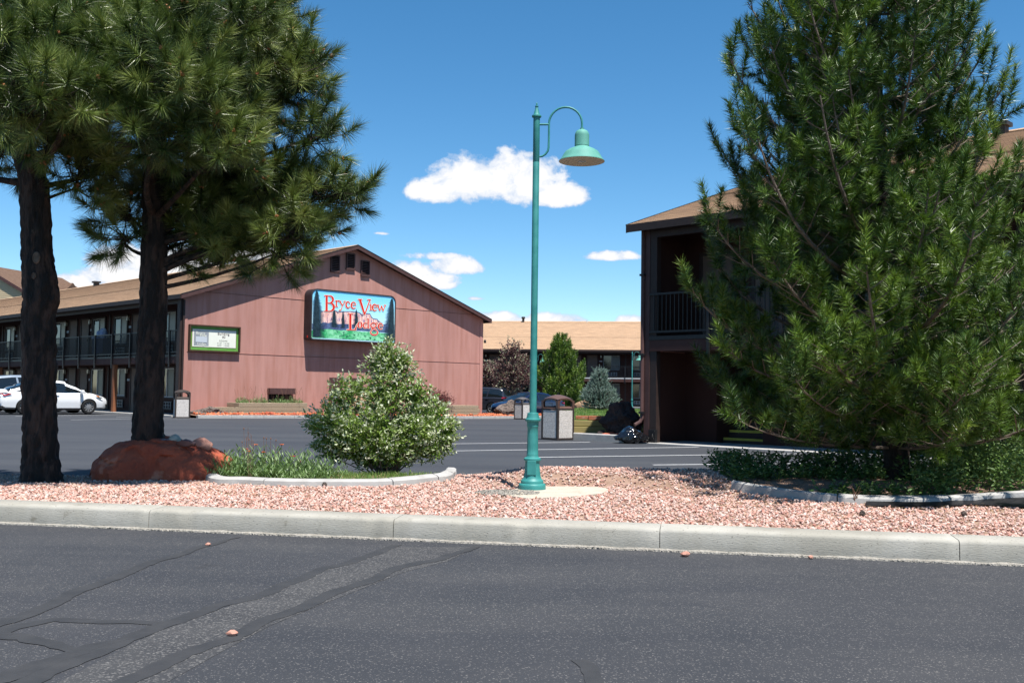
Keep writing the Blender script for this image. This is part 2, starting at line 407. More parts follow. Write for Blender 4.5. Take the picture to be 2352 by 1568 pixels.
def roofmat(name, base, darker, tab=1.0):
    mt, nt, b = _new(name); N = nt.nodes; L = nt.links
    tc = N.new('ShaderNodeTexCoord'); mp = N.new('ShaderNodeMapping'); L.new(tc.outputs['Object'], mp.inputs[0])
    br = N.new('ShaderNodeTexBrick'); br.inputs['Scale'].default_value = 1.0
    br.inputs['Brick Width'].default_value = .33; br.inputs['Row Height'].default_value = .135; br.inputs['Mortar Size'].default_value = .006
    br.offset = .5; br.inputs['Color1'].default_value = (*base, 1); br.inputs['Color2'].default_value = (*darker, 1)
    br.inputs['Mortar'].default_value = (*[c*.45 for c in darker], 1); br.inputs['Bias'].default_value = -.1
    L.new(mp.outputs[0], br.inputs['Vector'])
    n = N.new('ShaderNodeTexNoise'); n.inputs['Scale'].default_value = 2.2; n.inputs['Detail'].default_value = 8
    mp2 = N.new('ShaderNodeMapping'); mp2.inputs['Scale'].default_value = (.35, 3.0, 3.0); L.new(tc.outputs['Object'], mp2.inputs[0]); L.new(mp2.outputs[0], n.inputs['Vector'])
    r = N.new('ShaderNodeValToRGB'); r.color_ramp.elements[0].position = .3; r.color_ramp.elements[1].position = .7
    r.color_ramp.elements[0].color = (.82,.80,.78,1); r.color_ramp.elements[1].color = (1.12,1.08,1.02,1); L.new(n.outputs[0], r.inputs[0])
    mx = N.new('ShaderNodeMix'); mx.data_type = 'RGBA'; mx.blend_type = 'MULTIPLY'; mx.inputs['Factor'].default_value = 1
    L.new(br.outputs[0], mx.inputs['A']); L.new(r.outputs[0], mx.inputs['B']); L.new(mx.outputs['Result'], b.inputs['Base Color'])
    b.inputs['Roughness'].default_value = .95; b.inputs['Specular IOR Level'].default_value = .1
    return mt
M_roof = roofmat('tan_shingles', (.42,.295,.20), (.36,.25,.168))
M_roof2 = roofmat('brown_shingles', (.13,.088,.066), (.11,.07,.052))

# ================================================================== ground
def g(x, y): return -0.22*math.exp(-((x+1)/15)**2 - ((y-59)/16)**2)
# far land
b = MB(); b.quad((-1800,-600,-.62),(1800,-600,-.62),(1800,2600,-.62),(-1800,2600,-.62)); tag(b.build('land', M_land), kind='structure')
# back parking lot: one sheet following the dip of the lot
xs = np.concatenate([np.linspace(-140,-36,20), np.linspace(-34,30,80), np.linspace(34,120,16)]); ys = np.concatenate([np.linspace(4.5,120,110), np.linspace(125,200,8)])
X, Y = np.meshgrid(xs, ys); Z = -0.22*np.exp(-((X+1)/15)**2 - ((Y-59)/16)**2)
nx, ny = len(xs), len(ys); idx = np.arange(nx*ny).reshape(ny, nx)
F = np.stack([idx[:-1,:-1], idx[:-1,1:], idx[1:,1:], idx[1:,:-1]], -1).reshape(-1, 4)
lot = np_obj('parking_lot', np.stack([X, Y, Z], -1).reshape(-1, 3), F, M_asph2, smooth=True); tag(lot, kind='structure')
# front road: meets the kerb foot
K0 = on_ground(0, 1203.5); K1 = on_ground(2352, 1301)
kd = (K1-K0).normalized(); kd.z = 0; kn = Vector((-kd.y, kd.x, 0))       # kn points away from the camera
def kerbp(s, off=0.0, z=0.0):
    p = K0 + kd*s + kn*off; return Vector((p.x, p.y, z))
def ky(x): return K0.y + (x-K0.x)*kd.y/kd.x
b = MB(); A0 = kerbp(-30, .02, .004); A1 = kerbp(40, .02, .004)
b.quad(A0, (A0.x-10, -12, .004), (A1.x+10, -12, .004), A1)
b.quad((-1e1,0,0),(0,0,0),(0,0,0),(0,0,0)) if False else None
road = b.build('road', M_asph); tag(road, kind='structure')
# crack sealant strips
def strip(name, pts, m, z, parent, jag=.02):
    L_, R_ = [], []
    P = [on_ground(px, py, z) for px, py, w in pts]
    out = []
    for i in range(len(P)-1):
        n = max(2, int((P[i+1]-P[i]).length/.05))
        for k in range(n): t = k/n; out.append((P[i].lerp(P[i+1], t), pts[i][2]*(1-t)+pts[i+1][2]*t))
    out.append((P[-1], pts[-1][2]))
    for i, (p, w) in enumerate(out):
        d = (out[min(i+1, len(out)-1)][0]-out[max(0, i-1)][0]).normalized(); s_ = Vector((-d.y, d.x, 0))
        wob = s_*(noise.noise(p*2.5)*.05)
        w = w*.82; L_.append(p+wob+s_*(w/2+jag*noise.noise(p*14))); R_.append(p+wob-s_*(w/2+jag*noise.noise(p*14+Vector((5,5,5)))))
    bb = MB(); n = len(L_); bb.add(L_+R_, [(i, i+1, n+i+1, n+i) for i in range(n-1)])
    return bb.build(name, m, parent)
wp = MB(); wpts = [(905,1256),(1090,1256),(1020,1288),(930,1312),(740,1385),(620,1440),(520,1490),(330,1600),(120,1640),(130,1568),(240,1505),(360,1452),(520,1392),(660,1340),(760,1300),(860,1275)]
wpp = [on_ground(px+6*math.sin(i*7.1), py+3*math.sin(i*3.3), .0055) for i, (px, py) in enumerate(wpts)]
wp.add(wpp, [tuple(range(len(wpp)))]); worn = wp.build('worn_patch', M_worn, road)
for pts in ([(552,1232,.05),(480,1251,.09),(425,1268,.10),(360,1286,.11),(300,1311,.11),(220,1341,.12),(150,1371,.12),(50,1411,.14),(-60,1450,.15)],
            [(905,1250,.10),(872,1268,.12),(750,1306,.11),(650,1341,.11),(575,1371,.12),(500,1391,.12),(350,1446,.13),(250,1486,.14),(100,1546,.15),(20,1585,.15)],
            [(1098,1254,.08),(1025,1276,.11),(925,1301,.11),(850,1331,.12),(725,1378,.12),(600,1431,.12),(500,1471,.12),(400,1516,.13),(275,1571,.13),(200,1610,.13)],
            [(382,1432,.10),(300,1424,.09),(220,1422,.10),(125,1421,.10),(30,1440,.14),(-60,1480,.14)],
            [(200,1500,.07),(120,1478,.12),(60,1462,.14),(-40,1458,.14)],
            [(300,1466,.05),(210,1484,.12),(100,1520,.14),(0,1558,.16),(-80,1570,.16)],
            [(1326,1514,.085),(1345,1540,.09),(1372,1575,.09),(1400,1610,.09)]):
    tag(strip('tar_strip', pts, M_tar, .0068+.0012*random.random(), road))
# front kerb, one piece per poured section
kerb = empty('kerb', kerbp(0), 0); tag(kerb, kind='structure')
KH, KW = .178, .33
def s_of(px): # distance along the kerb where a joint stands
    best = min(range(-300, 1400), key=lambda i: abs(project_x(kerbp(i/100, 0, .17))-px)); return best/100
def project(p):
    d = Vector(p)-CAMP; z = d.dot(_F); return CX+FPX*d.dot(_R)/z, CY-FPX*d.dot(_U)/z
def project_x(p): return project(p)[0]
js = [-12.0, -6.0, -2.6] + [s_of(343), s_of(904), s_of(1514), s_of(2204)] + [s_of(2204)+2.1, s_of(2204)+6, s_of(2204)+14]
for i in range(len(js)-1):
    a, c = js[i]+.003, js[i+1]-.003; n = max(4, int((c-a)/.03)) if -3 < a < 12 else 6
    prof = [(0.0,-.05),(.0,.03),(-.003,KH-.03),(.008,KH-.008),(.03,KH),(KW-.02,KH+.002),(KW,KH-.02),(KW,-.05)]
    vs = []; m_ = len(prof)
    for k in range(n+1):
        s = a+(c-a)*k/n
        for j, (o_, z_) in enumerate(prof):
            e = .002*noise.noise(Vector((s*1.2, j*1.7, i)))
            if j in (2,3,4):
                chip = max(0, noise.noise(Vector((s*3.1, 9.2, 0)))-.42)*.10 + max(0, noise.noise(Vector((s*9, 3.2, 0)))-.45)*.05
                if min(k, n-k) < 2: chip += .012
                z_ = z_ - chip*(.7 if j > 2 else .4); o_ = o_ + (chip*.6 if j < 4 else 0)
            q = kerbp(s, o_+e, z_+e*.5) - kerb.location; vs.append(q)
    bb = MB(); bb.add(vs, [(k*m_+j, k*m_+j+1, (k+1)*m_+j+1, (k+1)*m_+j) for k in range(n) for j in range(m_-1)] + [tuple(range(m_))[::-1], tuple(n*m_+j for j in range(m_))])
    o = bb.build('kerb_section', M_conc, kerb, smooth=True, angle=50)
# spalled mortar lip along the kerb foot
T = []; n = 1500
for k in range(n):
    s = -1.0 + 13.0*k/n
    if noise.noise(Vector((s*1.3, 4.4, 1))) > -.25 and s > .9: T.append(kerbp(s+random.uniform(-.01,.01), -.010+random.uniform(-.012,.01), random.uniform(.0,.012)))
V, F, r = stone_arrays(np.array([list(p-kerb.location) for p in T]), .006+.010*rng.random(len(T)), .7)
np_obj('mortar_crumbs', V, F, M_concrough, kerb).__setitem__('kind', 'stuff')
bb = MB()
vs = []
n = 260
for k in range(n+1):
    s = -1.0+13*k/n; w = .018+.016*noise.noise(Vector((s*4, 0, 0))) + .006*noise.noise(Vector((s*19, 0, 0)))
    vs += [kerbp(s, 0.004, .026+.012*noise.noise(Vector((s*6,2,0))))-kerb.location, kerbp(s, -w, .016)-kerb.location, kerbp(s, -w-.004, .0)-kerb.location]
bb.add(vs, [(k*3+j, k*3+j+1, (k+1)*3+j+1, (k+1)*3+j) for k in range(n) for j in range(2)])
bb.build('kerb_foot', M_concrough, kerb)

# planted island between road and parking lot
def sstep(t): t = max(0., min(1., t)); return t*t*(3-2*t)
def yback(x): return 12.45 + .85*sstep((x+4.6)/3.2) - .5*sstep((x-7)/4)
def hI(x, y):
    yf = ky(x)+.32; s = y-yf
    bump = .15*sstep((s-2.35)/1.4)*(1-sstep((y-(yback(x)-.85))/.9))
    bump *= max(.1, sstep((x+.75)/1.1))
    w = 1-((x-.6)/1.35)**2-((y-10.85)/1.0)**2
    if w > 0: bump *= 1-min(1, w*2.5)
    z = .150 + bump + .012*noise.noise(Vector((x*1.3, y*1.3, 0)))
    return z - .14*sstep((y-(yback(x)-.3))/.4)
xs = np.arange(-14, 16, .10); tt = np.linspace(0, 1, 64)
V = []
for t in tt:
    for x in xs:
        y0 = ky(x)+.32; y1 = yback(x)+.12; y = y0+(y1-y0)*t; V.append((x, y, hI(x, y)))
nx, ny = len(xs), len(tt); idx = np.arange(nx*ny).reshape(ny, nx)
F = np.stack([idx[:-1,:-1], idx[:-1,1:], idx[1:,1:], idx[1:,:-1]], -1).reshape(-1, 4)
isl = np_obj('island_ground', V, F, M_dirt, smooth=True); tag(isl, kind='structure')
# the two planted beds are closed curves on the island
def on_island(px, py):
    z = .17
    for _ in range(12):
        p = on_ground(px, py, z); z = z*.4+hI(p.x, p.y)*.6
    return Vector((p.x, p.y, z))
bedL = [on_island(px, py) for px, py in ((458,1092),(490,1106),(560,1113),(650,1117),(760,1118),(850,1118),(920,1114),(985,1107),(1028,1098),(1036,1086))]
bedR = [on_island(px, py+9) for px, py in ((1690,1112),(1740,1122),(1800,1131),(1880,1141),(1970,1148),(2060,1150),(2150,1149),(2240,1144),(2330,1138),(2420,1132),(2520,1126))]
def in_bed(x, y, poly, back=13.3):
    pts = [(p.x, p.y) for p in poly] + [(poly[-1].x, back), (poly[0].x, back)]
    c = False; j = len(pts)-1
    for i in range(len(pts)):
        if (pts[i][1] > y) != (pts[j][1] > y) and x < (pts[j][0]-pts[i][0])*(y-pts[i][1])/(pts[j][1]-pts[i][1])+pts[i][0]: c = not c
        j = i
    return c
PAD = [(1140,1136),(1200,1121),(1280,1119),(1370,1120),(1404,1126),(1380,1136),(1310,1143),(1210,1147)]
padp = [on_ground(px, py, .158) for px, py in PAD]
def in_poly(x, y, pts):
    c = False; j = len(pts)-1
    for i in range(len(pts)):
        if (pts[i].y > y) != (pts[j].y > y) and x < (pts[j].x-pts[i].x)*(y-pts[i].y)/(pts[j].y-pts[i].y)+pts[i].x: c = not c
        j = i
    return c
P = []; S = []
while len(P) < 45000:
    x = random.uniform(-7.0, 7.6); yf = ky(x)+.32; yb = yback(x)+.1; y = random.uniform(yf, yb)
    if in_bed(x, y, bedL) or in_bed(x, y, bedR) or in_poly(x, y, padp): continue
    if x < -4.3 and y > yf+1.7 and random.random() < .8: continue      # needle litter covers the stones under the pines
    s = random.choice((.008,.010,.012,.014,.018))
    P.append((x, y, hI(x, y)+.005+s*random.uniform(.2,.9))); S.append(s)
V, F, r = stone_arrays(np.array(P), np.array(S), .62)
o = np_obj('gravel', V, F, M_gravel, rnd=r); tag(o, 'pink crushed stone covering the island between the kerb and the parking lot', 'gravel', kind='stuff')
# grey fines beside the lamp foot
P = []; 
c = on_ground(1165, 1133, .16)
for i in range(900):
    a = random.random()*6.28; q = math.sqrt(random.random()); P.append((c.x+q*.34*math.cos(a), c.y+q*.28*math.sin(a), .165+random.random()*.012))
V, F, r = stone_arrays(np.array(P), .006+.008*rng.random(len(P)), .7)
tag(np_obj('fine_grey_gravel', V, F, M_concrough, rnd=r), 'patch of fine pale grey gravel left of the lamp foot', 'gravel', kind='stuff')
bb = MB(); top = [Vector((p.x, p.y, .172)) for p in padp]; bb.prism([Vector((p.x, p.y, .10)) for p in padp], (0,0,.072))
tag(bb.build('concrete_pad', M_pad), 'flat irregular concrete pad under the nearest green lamp', 'concrete pad')
# pine litter: fallen needles
P = []; D = []
for i in range(16000):
    x = random.uniform(-7, 7.6); yf = ky(x)+.33; y = random.uniform(yf, yback(x))
    w = .12+ (1 if (x < -2.4 and y > yf+1.0) else 0) + (.9 if in_bed(x, y, bedR) or (x > 2 and y > yf+1.6) else 0)
    if noise.noise(Vector((x*1.1, y*1.6, 3))) > .1: w += .3
    if random.random() > w: continue
    a = random.random()*6.28; P.append((x, y, hI(x, y)+.012+random.random()*.02)); D.append((math.cos(a), math.sin(a), random.uniform(-.05,.15)))
P = np.array(P); D = unit(np.array(D)); k = len(P); side = unit(np.cross(D, np.array([[0,0,1.]])))*.0022
V = np.stack([P+side, P-side, P+D*(.07+.06*rng.random((k,1)))], 1).reshape(-1, 3)
tag(np_obj('pine_litter', V, np.arange(k*3).reshape(k,3), M_needle_litter, rnd=np.repeat(rng.random(k),3)), 'fallen brown pine needles lying over the stones', 'pine needles', kind='stuff')

# concrete edgings of the two beds, in cast sections
def edging(name, pts, cuts, label, w=.13, h=.085):
    root = empty(name, (pts[0].x, pts[0].y, 0)); tag(root, label, 'edging')
    # smooth the polyline
    P_ = []
    for i in range(len(pts)-1):
        p0 = pts[max(0,i-1)]; p1 = pts[i]; p2 = pts[i+1]; p3 = pts[min(len(pts)-1,i+2)]
        for k in range(8):
            t = k/8; P_.append(.5*((2*p1)+(-p0+p2)*t+(2*p0-5*p1+4*p2-p3)*t*t+(-p0+3*p1-3*p2+p3)*t**3))
    P_.append(pts[-1])
    n = len(P_); segs = [0]+[int(c*n) for c in cuts]+[n-1]
    for a, c in zip(segs[:-1], segs[1:]):
        vs = []; prof = [(-w/2,-.06),(-w/2,.0),(-w/2+.012,h*.75),(-w/4,h),(w/4,h),(w/2-.01,h*.8),(w/2,0),(w/2,-.06)]; m_ = len(prof)
        tilt = random.uniform(-.01,.01)
        for i in range(a, c+1):
            d = (P_[min(i+1,n-1)]-P_[max(i-1,0)]).normalized(); s_ = Vector((d.y, -d.x, 0)); t = 0
            if i == a: q = P_[i]+d*.006
            elif i == c: q = P_[i]-d*.006
            else: q = P_[i]
            zb = hI(q.x, q.y)
            for (o_, z_) in prof: vs.append(Vector((q.x+s_.x*o_-root.location.x, q.y+s_.y*o_-root.location.y, zb+z_+tilt*(1 if o_>0 else -1)*(z_>0))))
        k_ = c-a; bb = MB(); bb.add(vs, [(k*m_+j, k*m_+j+1, (k+1)*m_+j+1, (k+1)*m_+j) for k in range(k_) for j in range(m_-1)] + [tuple(range(m_))[::-1], tuple(k_*m_+j for j in range(m_))])
        bb.build('edging_section', M_conc2, root, smooth=True, angle=45)
    return root
edging('bed_edging', bedL, (.30,.62,.80,.88), 'curved pale concrete edging cracked at its right end, in front of the round leafy bush', w=.17)
edging('bed_edging', bedR, (.35,.62,), 'long pale concrete edging in the shade of the big right pine', w=.2)
# painted lines of the lot
for i, (x0,y0,x1,y1) in enumerate(((1000,1019.4,1355,1015),(1000,1036,1604,1026.5),(1238,1050,1840,1041.5),(1500,1067.6,1845,1064.2),
                      (35,955.2,299,949.8),(162,963.4,301,960.5),(367,959.5,455,958.6),(267,956,300,955.4),(-120,975,-20,972))):
    a = on_ground(x0,y0); c = on_ground(x1,y1); a.z = g(a.x,a.y); c.z = g(c.x,c.y)
    d = (c-a).normalized(); s_ = Vector((-d.y,d.x,0))*.05; bb = MB(); n = 10
    pts = [a.lerp(c, k/n) for k in range(n+1)]; vs = [Vector((q.x+e*s_.x, q.y+e*s_.y, g(q.x,q.y)+.005)) for q in pts for e in (-1,1)]
    bb.add(vs, [(2*k,2*k+1,2*k+3,2*k+2) for k in range(n)]); bb.build('painted_line', M_line, lot)

weather(M_pink, [(.9, (3.0,3.0,.12), .40, .75, (1.16,1.15,1.14), (.98,.95,.92)), (.5, (1,1,1), .35, .7, (.96,.96,.97), (1.05,1.05,1.05))])
weather(M_conc, [(1.5, (1,1,.5), .40, .62, (.86,.85,.82), (1.06,1.06,1.06)), (5, (1,1,1), .62, .70, (1,1,1), (.70,.68,.64))])
# ================================================================== motel buildings
# local frame: x along the facade, y into the building, facade faces -y; roof ridge along x
UX = Vector((math.cos(R(-45)), math.sin(R(-45)), 0)); UY = Vector((-UX.y, UX.x, 0))   # x axis and depth axis of the 45 degree site grid
W_, EAVE, RISE, OVE, OVG = 17.8, 5.2, .340, .27, .36
SLAB0, SLAB1, WALK = 2.28, 2.64, 1.5
def part_cache():
    return {}
def motel(name, label, org, rz, x0, x1, posts, base=-.3, balusters='stuff', gable_near=None, group=None, whitewin=False, columns=True, roofm=None, vents=(), openings=(), hidedet=None, width=W_, slabline=False, endwalls=(True, True), colm=None, eave=EAVE):
    root = empty(name, org, rz, label, 'building', group)
    L = x1-x0; hw = width/2; peak = eave + RISE*(hw+0)   # roof plane: z = eave + RISE*y
    # recessed facade wall with openings (stairs)
    segs = []; c = x0+.0
    for (a, d) in sorted(openings): segs.append((c, a)); c = d
    segs.append((c, x1))
    wb = MB()
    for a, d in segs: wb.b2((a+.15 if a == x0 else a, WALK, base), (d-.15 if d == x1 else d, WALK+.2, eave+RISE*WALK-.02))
    wb.build('facade_wall', M_brown, root)
    for (a, d) in openings:
        ob = MB(); ob.b2((a-.1, WALK+.2, base), (a, WALK+4, SLAB0)); ob.b2((d, WALK+.2, base), (d+.1, WALK+4, SLAB0)); ob.b2((a-.1, WALK+4, base), (d+.1, WALK+4.1, SLAB0)); ob.b2((a, WALK, SLAB0), (d, WALK+.2, eave+.4))
        ob.build('stair_well', M_brown, root)
        nstep = 9
        st = MB()
        for k in range(nstep): st.b2((a+.01, WALK+.25+.28*k, .0), (d-.01, WALK+.25+.28*(k+1), .19*(k+1)-.05))
        sto = st.build('stairs', M_trim, root)
        for k in range(2):
            q = MB(); q.b2((a+.05, WALK+.25+.28*k-.014, .19*(k+1)-.05-.055), (d-.05, WALK+.25+.28*k-.002, .19*(k+1)-.05+.004)); q.build('step_nosing', M_yellow, sto)
    # back wall and gable walls
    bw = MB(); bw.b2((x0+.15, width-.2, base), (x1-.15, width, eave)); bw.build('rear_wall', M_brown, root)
    for k, (xe, sgn) in enumerate(((x0, -1), (x1, 1))):
        if not endwalls[k]: continue
        a = xe; d = xe - sgn*.15
        poly = [(a,0,base),(a,width,base),(a,width,eave-.0),(a,hw,eave+RISE*hw-.02),(a,0,eave)]
        gb = MB(); gb.prism(poly, (d-a, 0, 0)); gb.build('gable_wall', M_pink, root)
        lb = MB(); lb.b2((d, .17, .02), (d-sgn*.02, WALK, SLAB0)); lb.build('end_panel', M_brown, root); lb = MB(); lb.b2((d, .17, SLAB1+.012), (d-sgn*.02, WALK, eave-.02)); lb.build('end_panel', M_brown, root)
    # roof: two stepped slopes of shingle courses over a deck
    rf = empty('roof', (0,0,0), 0, parent=root)
    rx0, rx1 = x0-OVG, x1+OVG
    for side in (0, 1):
        dk = MB()
        yy = (lambda q: q) if side == 0 else (lambda q: width-q)
        zl = lambda q: eave+RISE*q
        poly = [(rx0, yy(-OVE), zl(-OVE)), (rx0, yy(hw), zl(hw)), (rx0, yy(hw), zl(hw)+.10), (rx0, yy(-OVE), zl(-OVE)+.10)]
        dk.prism(poly, (rx1-rx0, 0, 0)); dk.build('roof_deck', M_trim, rf)
        n = int((hw+OVE)/.13); vs = []; fs = []
        for k in range(n):
            q0 = -OVE-.03+ (hw+OVE+.03)*k/n; q1 = -OVE-.03+(hw+OVE+.03)*(k+1)/n
            z0 = zl(q0)+.104+.014; z1 = zl(q1)+.104
            bI = len(vs); vs += [(rx0-.02, yy(q0), z0-.014), (rx1+.02, yy(q0), z0-.014), (rx0-.02, yy(q0), z0), (rx1+.02, yy(q0), z0), (rx0-.02, yy(q1), z1), (rx1+.02, yy(q1), z1)]
            f1 = (bI, bI+1, bI+3, bI+2); f2 = (bI+2, bI+3, bI+5, bI+4)
            fs += [f1, f2] if side == 0 else [f1[::-1], f2[::-1]]
        sb = MB(); sb.add(vs, fs); so = sb.build('shingle_courses', roofm or M_roof, rf); so['kind'] = 'stuff'
        # gutter and rake boards
        gt = MB(); yq = yy(-OVE-.06); gt.b2((rx0, min(yq, yy(-OVE)+0), zl(-OVE)-.09), (rx1, max(yq, yy(-OVE)), zl(-OVE)+.10)) ; gt.build('gutter', M_trim, rf)
        for xe, sgn in ((rx0, -1), (rx1, 1)):
            rk = MB()
            a = Vector((xe+sgn*.021, yy(-OVE-.02), zl(-OVE)-.10)); c_ = Vector((xe+sgn*.021, yy(hw), zl(hw)-.10+.005))
            rk.prism([a, c_, c_+Vector((0,0,.175)), a+Vector((0,0,.175))], (sgn*.03, 0, 0)); rk.build('rake_board', M_fascia, rf)
            rk = MB(); a = a+Vector((0,0,.178)); c_ = c_+Vector((0,0,.178))
            rk.prism([a, c_, c_+Vector((0,0,.04)), a+Vector((0,0,.04))], (sgn*.038, 0, 0)); rk.build('drip_edge', M_black, rf)
    rc = MB(); zz = eave+RISE*hw+.10
    rc.prism([(rx0-.02, hw-.16, zz-.045), (rx0-.02, hw, zz+.03), (rx0-.02, hw+.16, zz-.045)], (rx1-rx0+.04, 0, 0)); rc.build('ridge_cap', roofm or M_roof, rf)
    for (vx, vy, kind) in vents:
        vb = MB(); z = eave+RISE*vy+.1 if vy <= hw else eave+RISE*(width-vy)+.1
        if kind == 'hood': vb.box((vx, vy, z+.08), (.30,.30,.26)); vb.box((vx, vy, z+.25), (.46,.46,.11))
        elif kind == 'pipe': vb.lathe([(.12,-.1),(.12,.34),(.19,.36),(.19,.5),(.15,.55)], 12, (vx, vy, z))
        else: vb.lathe([(.10,-.1),(.03,.14),(.02,.18)], 8, (vx, vy, z))
        vb.build('roof_vent', M_vent if kind != 'small' else M_conc2, rf)
    # soffit and eave beam
    sf = MB(); sf.b2((x0+.16, -.02, eave-.34), (x1-.16, .12, eave-.01)); sf.build('eave_beam', M_trim, root)
    # balcony slab, fascia boards
    sl = MB(); sl.b2((x0+.16, .02, SLAB0+.02), (x1-.16, WALK-.001, SLAB1)); sl.build('balcony_slab', M_slabedge, root)
    sl = MB(); sl.b2((x0+.16, -.03, SLAB0), (x1-.16, .019, SLAB1-.09)); sl.build('balcony_fascia', M_slabedge, root)
    sl = MB(); sl.b2((x0+.16, -.045, SLAB1-.085), (x1-.16, .015, SLAB1+.01)); sl.build('slab_edge', M_white if slabline else M_black, root)
    # railing
    rl = empty('railing', (0,0,0), 0, parent=root)
    top = SLAB1+1.06
    for (zz, nm) in ((top, 'top_rail'), (SLAB1+.12, 'bottom_rail')):
        q = MB(); q.b2((x0+.16, -.06, zz-.03), (x1-.16, -.01, zz+.02)); q.build(nm, M_black, rl)
    n = int((x1-x0-.4)/.125)
    if balusters == 'parts':
        first = None
        for k in range(n):
            xx = x0+.3+.125*k
            if first is None:
                q = MB(); q.box((0,0,0), (.02,.02,.93)); first = q.build('baluster', M_black, rl, loc=(xx, -.035, SLAB1+.585))
            else: copy_part(first, rl, (xx, -.035, SLAB1+.585))
    else:
        q = MB()
        for k in range(n): xx = x0+.3+.125*k; q.box((xx, -.035, SLAB1+.585), (.022,.02,.93))
        q.build('balusters', M_black, rl)['kind'] = 'stuff'
    first = None
    pxs = []
    xx = posts[0]
    while xx-1.935 > x0: xx -= 1.935
    while xx < x1-.3:
        if xx > x0+.3: pxs.append(xx)
        xx += 1.935
    for xx in pxs:
        if first is None:
            q = MB(); q.box((0,0,0), (.07,.05,1.62)); first = q.build('rail_post', M_black, rl, loc=(xx, -.08, SLAB1+.27))
        else: copy_part(first, rl, (xx, -.08, SLAB1+.27))
    # end post boards with a downspout
    for xe, sgn in ((x0, 1), (x1, -1)):
        q = MB(); q.b2((xe+sgn*.151, -.005, base), (xe+sgn*.36, .16, eave-.34)); q.build('corner_post', M_trim, root)
    # rooms
    P = 7.74; first = {}
    def put(kind, loc, make, parent=root):
        if kind in first: return copy_tree(first[kind], parent, loc)
        o = make(); o.location = loc; first[kind] = o; return o
    def mk_window(white=False, wd=1.5, hh=1.35):
        fb = MB(); t = .09
        for (cx, cz, sx, sz) in ((0, hh/2+t/2, wd+2*t, t), (0, -hh/2-t/2, wd+2*t, t), (-wd/2-t/2, 0, t, hh), (wd/2+t/2, 0, t, hh)): fb.box((cx, -.04, cz), (sx, .08, sz))
        w = fb.build('window', M_trim, root)
        ib = MB(); s = .035
        for (cx, cz, sx, sz) in ((0, hh/2-s/2, wd, s), (0, -hh/2+s/2, wd, s), (-wd/2+s/2, 0, s, hh-2*s), (wd/2-s/2, 0, s, hh-2*s), (0, 0, s, hh-2*s)): ib.box((cx, -.032, cz), (sx, .03, sz))
        ib.build('window_frame', M_white if white else M_winframe, w)
        pb = MB(); pb.box((-wd/4, -.012, 0), (wd/2-s*1.5, .01, hh-2*s)); pb.build('pane', M_glass, w)
        pb = MB(); pb.box((wd/4, -.012, 0), (wd/2-s*1.5, .01, hh-2*s)); pb.build('pane', M_curtain, w)
        return w
    def mk_door():
        fb = MB(); fb.b2((-.55,-.05,0),(-.46,0,2.12)); fb.b2((.46,-.05,0),(.55,0,2.12)); fb.b2((-.55,-.05,2.12),(.55,0,2.21))
        d = fb.build('door_frame', M_trim, root)
        q = MB(); q.b2((-.457,-.025,0.01),(.457,-.002,2.117)); q.build('door', M_door, d)
        q = MB(); q.b2((.36,-.07,.95),(.41,-.026,1.08)); q.build('door_handle', M_brass, d)
        return d
    def mk_ac(white=False):
        q = MB(); q.box((0,-.02,0),(1.12,.04,.44)); a = q.build('air_conditioner', M_trim, root)
        q = MB()
        for k in range(3): q.box((0,-.055,-.15+.15*k),(1.04,.03,.025))
        for k in range(5): q.box((-.5+.25*k,-.058,0),(.025,.03,.325))
        q.build('grille', M_white if white else M_winframe, a); return a
    def mk_light():
        q = MB(); q.box((0,-.07,.115),(.16,.14,.05)); a = q.build('wall_lantern', M_brass, root); q = MB(); q.box((0,-.12,-.12),(.12,.12,.03)); q.build('lantern_base', M_brass, a)
        q = MB(); q.box((0,-.12,.0),(.11,.11,.21)); q.build('lantern_glass', M_lampglass, a); return a
    def mk_plate():
        q = MB(); q.box((0,-.012,0),(.26,.02,.11)); return q.build('room_plate', M_plate, root)
    pp = posts[0]
    while pp-P > x0-3: pp -= P
    while pp < x1+3:
        for fl, z in ((0, 0.02), (1, SLAB1+.01)):
            if x0+.3 < pp < x1-.3:
                def mk():
                    q = MB(); q.box((0,-.025,0),(.14,.05,2.2)); return q.build('wall_batten', M_trim, root)
                put('batten', (pp, WALK, z+1.15), mk)
            for sg in (-1, 1):
                for kind, off, zz in (('window', 1.3, 1.42), ('door', 3.1, 0.0), ('ac', 1.3, .36), ('light', 2.28, 1.98), ('plate', 2.3, 1.55)):
                    xx = pp+sg*off
                    if not (x0+.8 < xx < x1-.8): continue
                    if any(a-.8 < xx < d+.8 for a, d in openings) and fl == 0: continue
                    if kind == 'window': put('window%d' % (fl == 0 and whitewin), (xx, WALK, z+zz), lambda: mk_window(fl == 0 and whitewin))
                    elif kind == 'door': put('door', (xx, WALK, z+zz), mk_door)
                    elif kind == 'ac': put('ac', (xx, WALK, z+zz), lambda: mk_ac(slabline))
                    elif kind == 'light': put('light', (xx, WALK, z+zz), mk_light)
                    else: put('plate', (xx, WALK, z+zz), mk_plate)
        if columns:
            xx = pp+P/2
            if x0+.6 < xx < x1-.6:
                def mk():
                    q = MB(); q.prism([(-.10,-.02,0),(.10,-.02,0),(.10,-.02,SLAB0-.0),(-.10,-.02,SLAB0)], (0,.18,0)); return q.build('column', colm or M_orangebrown, root)
                put('column', (xx, .03, -.02), mk)
        pp += P
    # walk along the facade
    q = MB(); q.b2((x0+.1, -.35, base), (x1-.1, WALK, .02)); q.build('walkway', M_conc2, root)
    return root

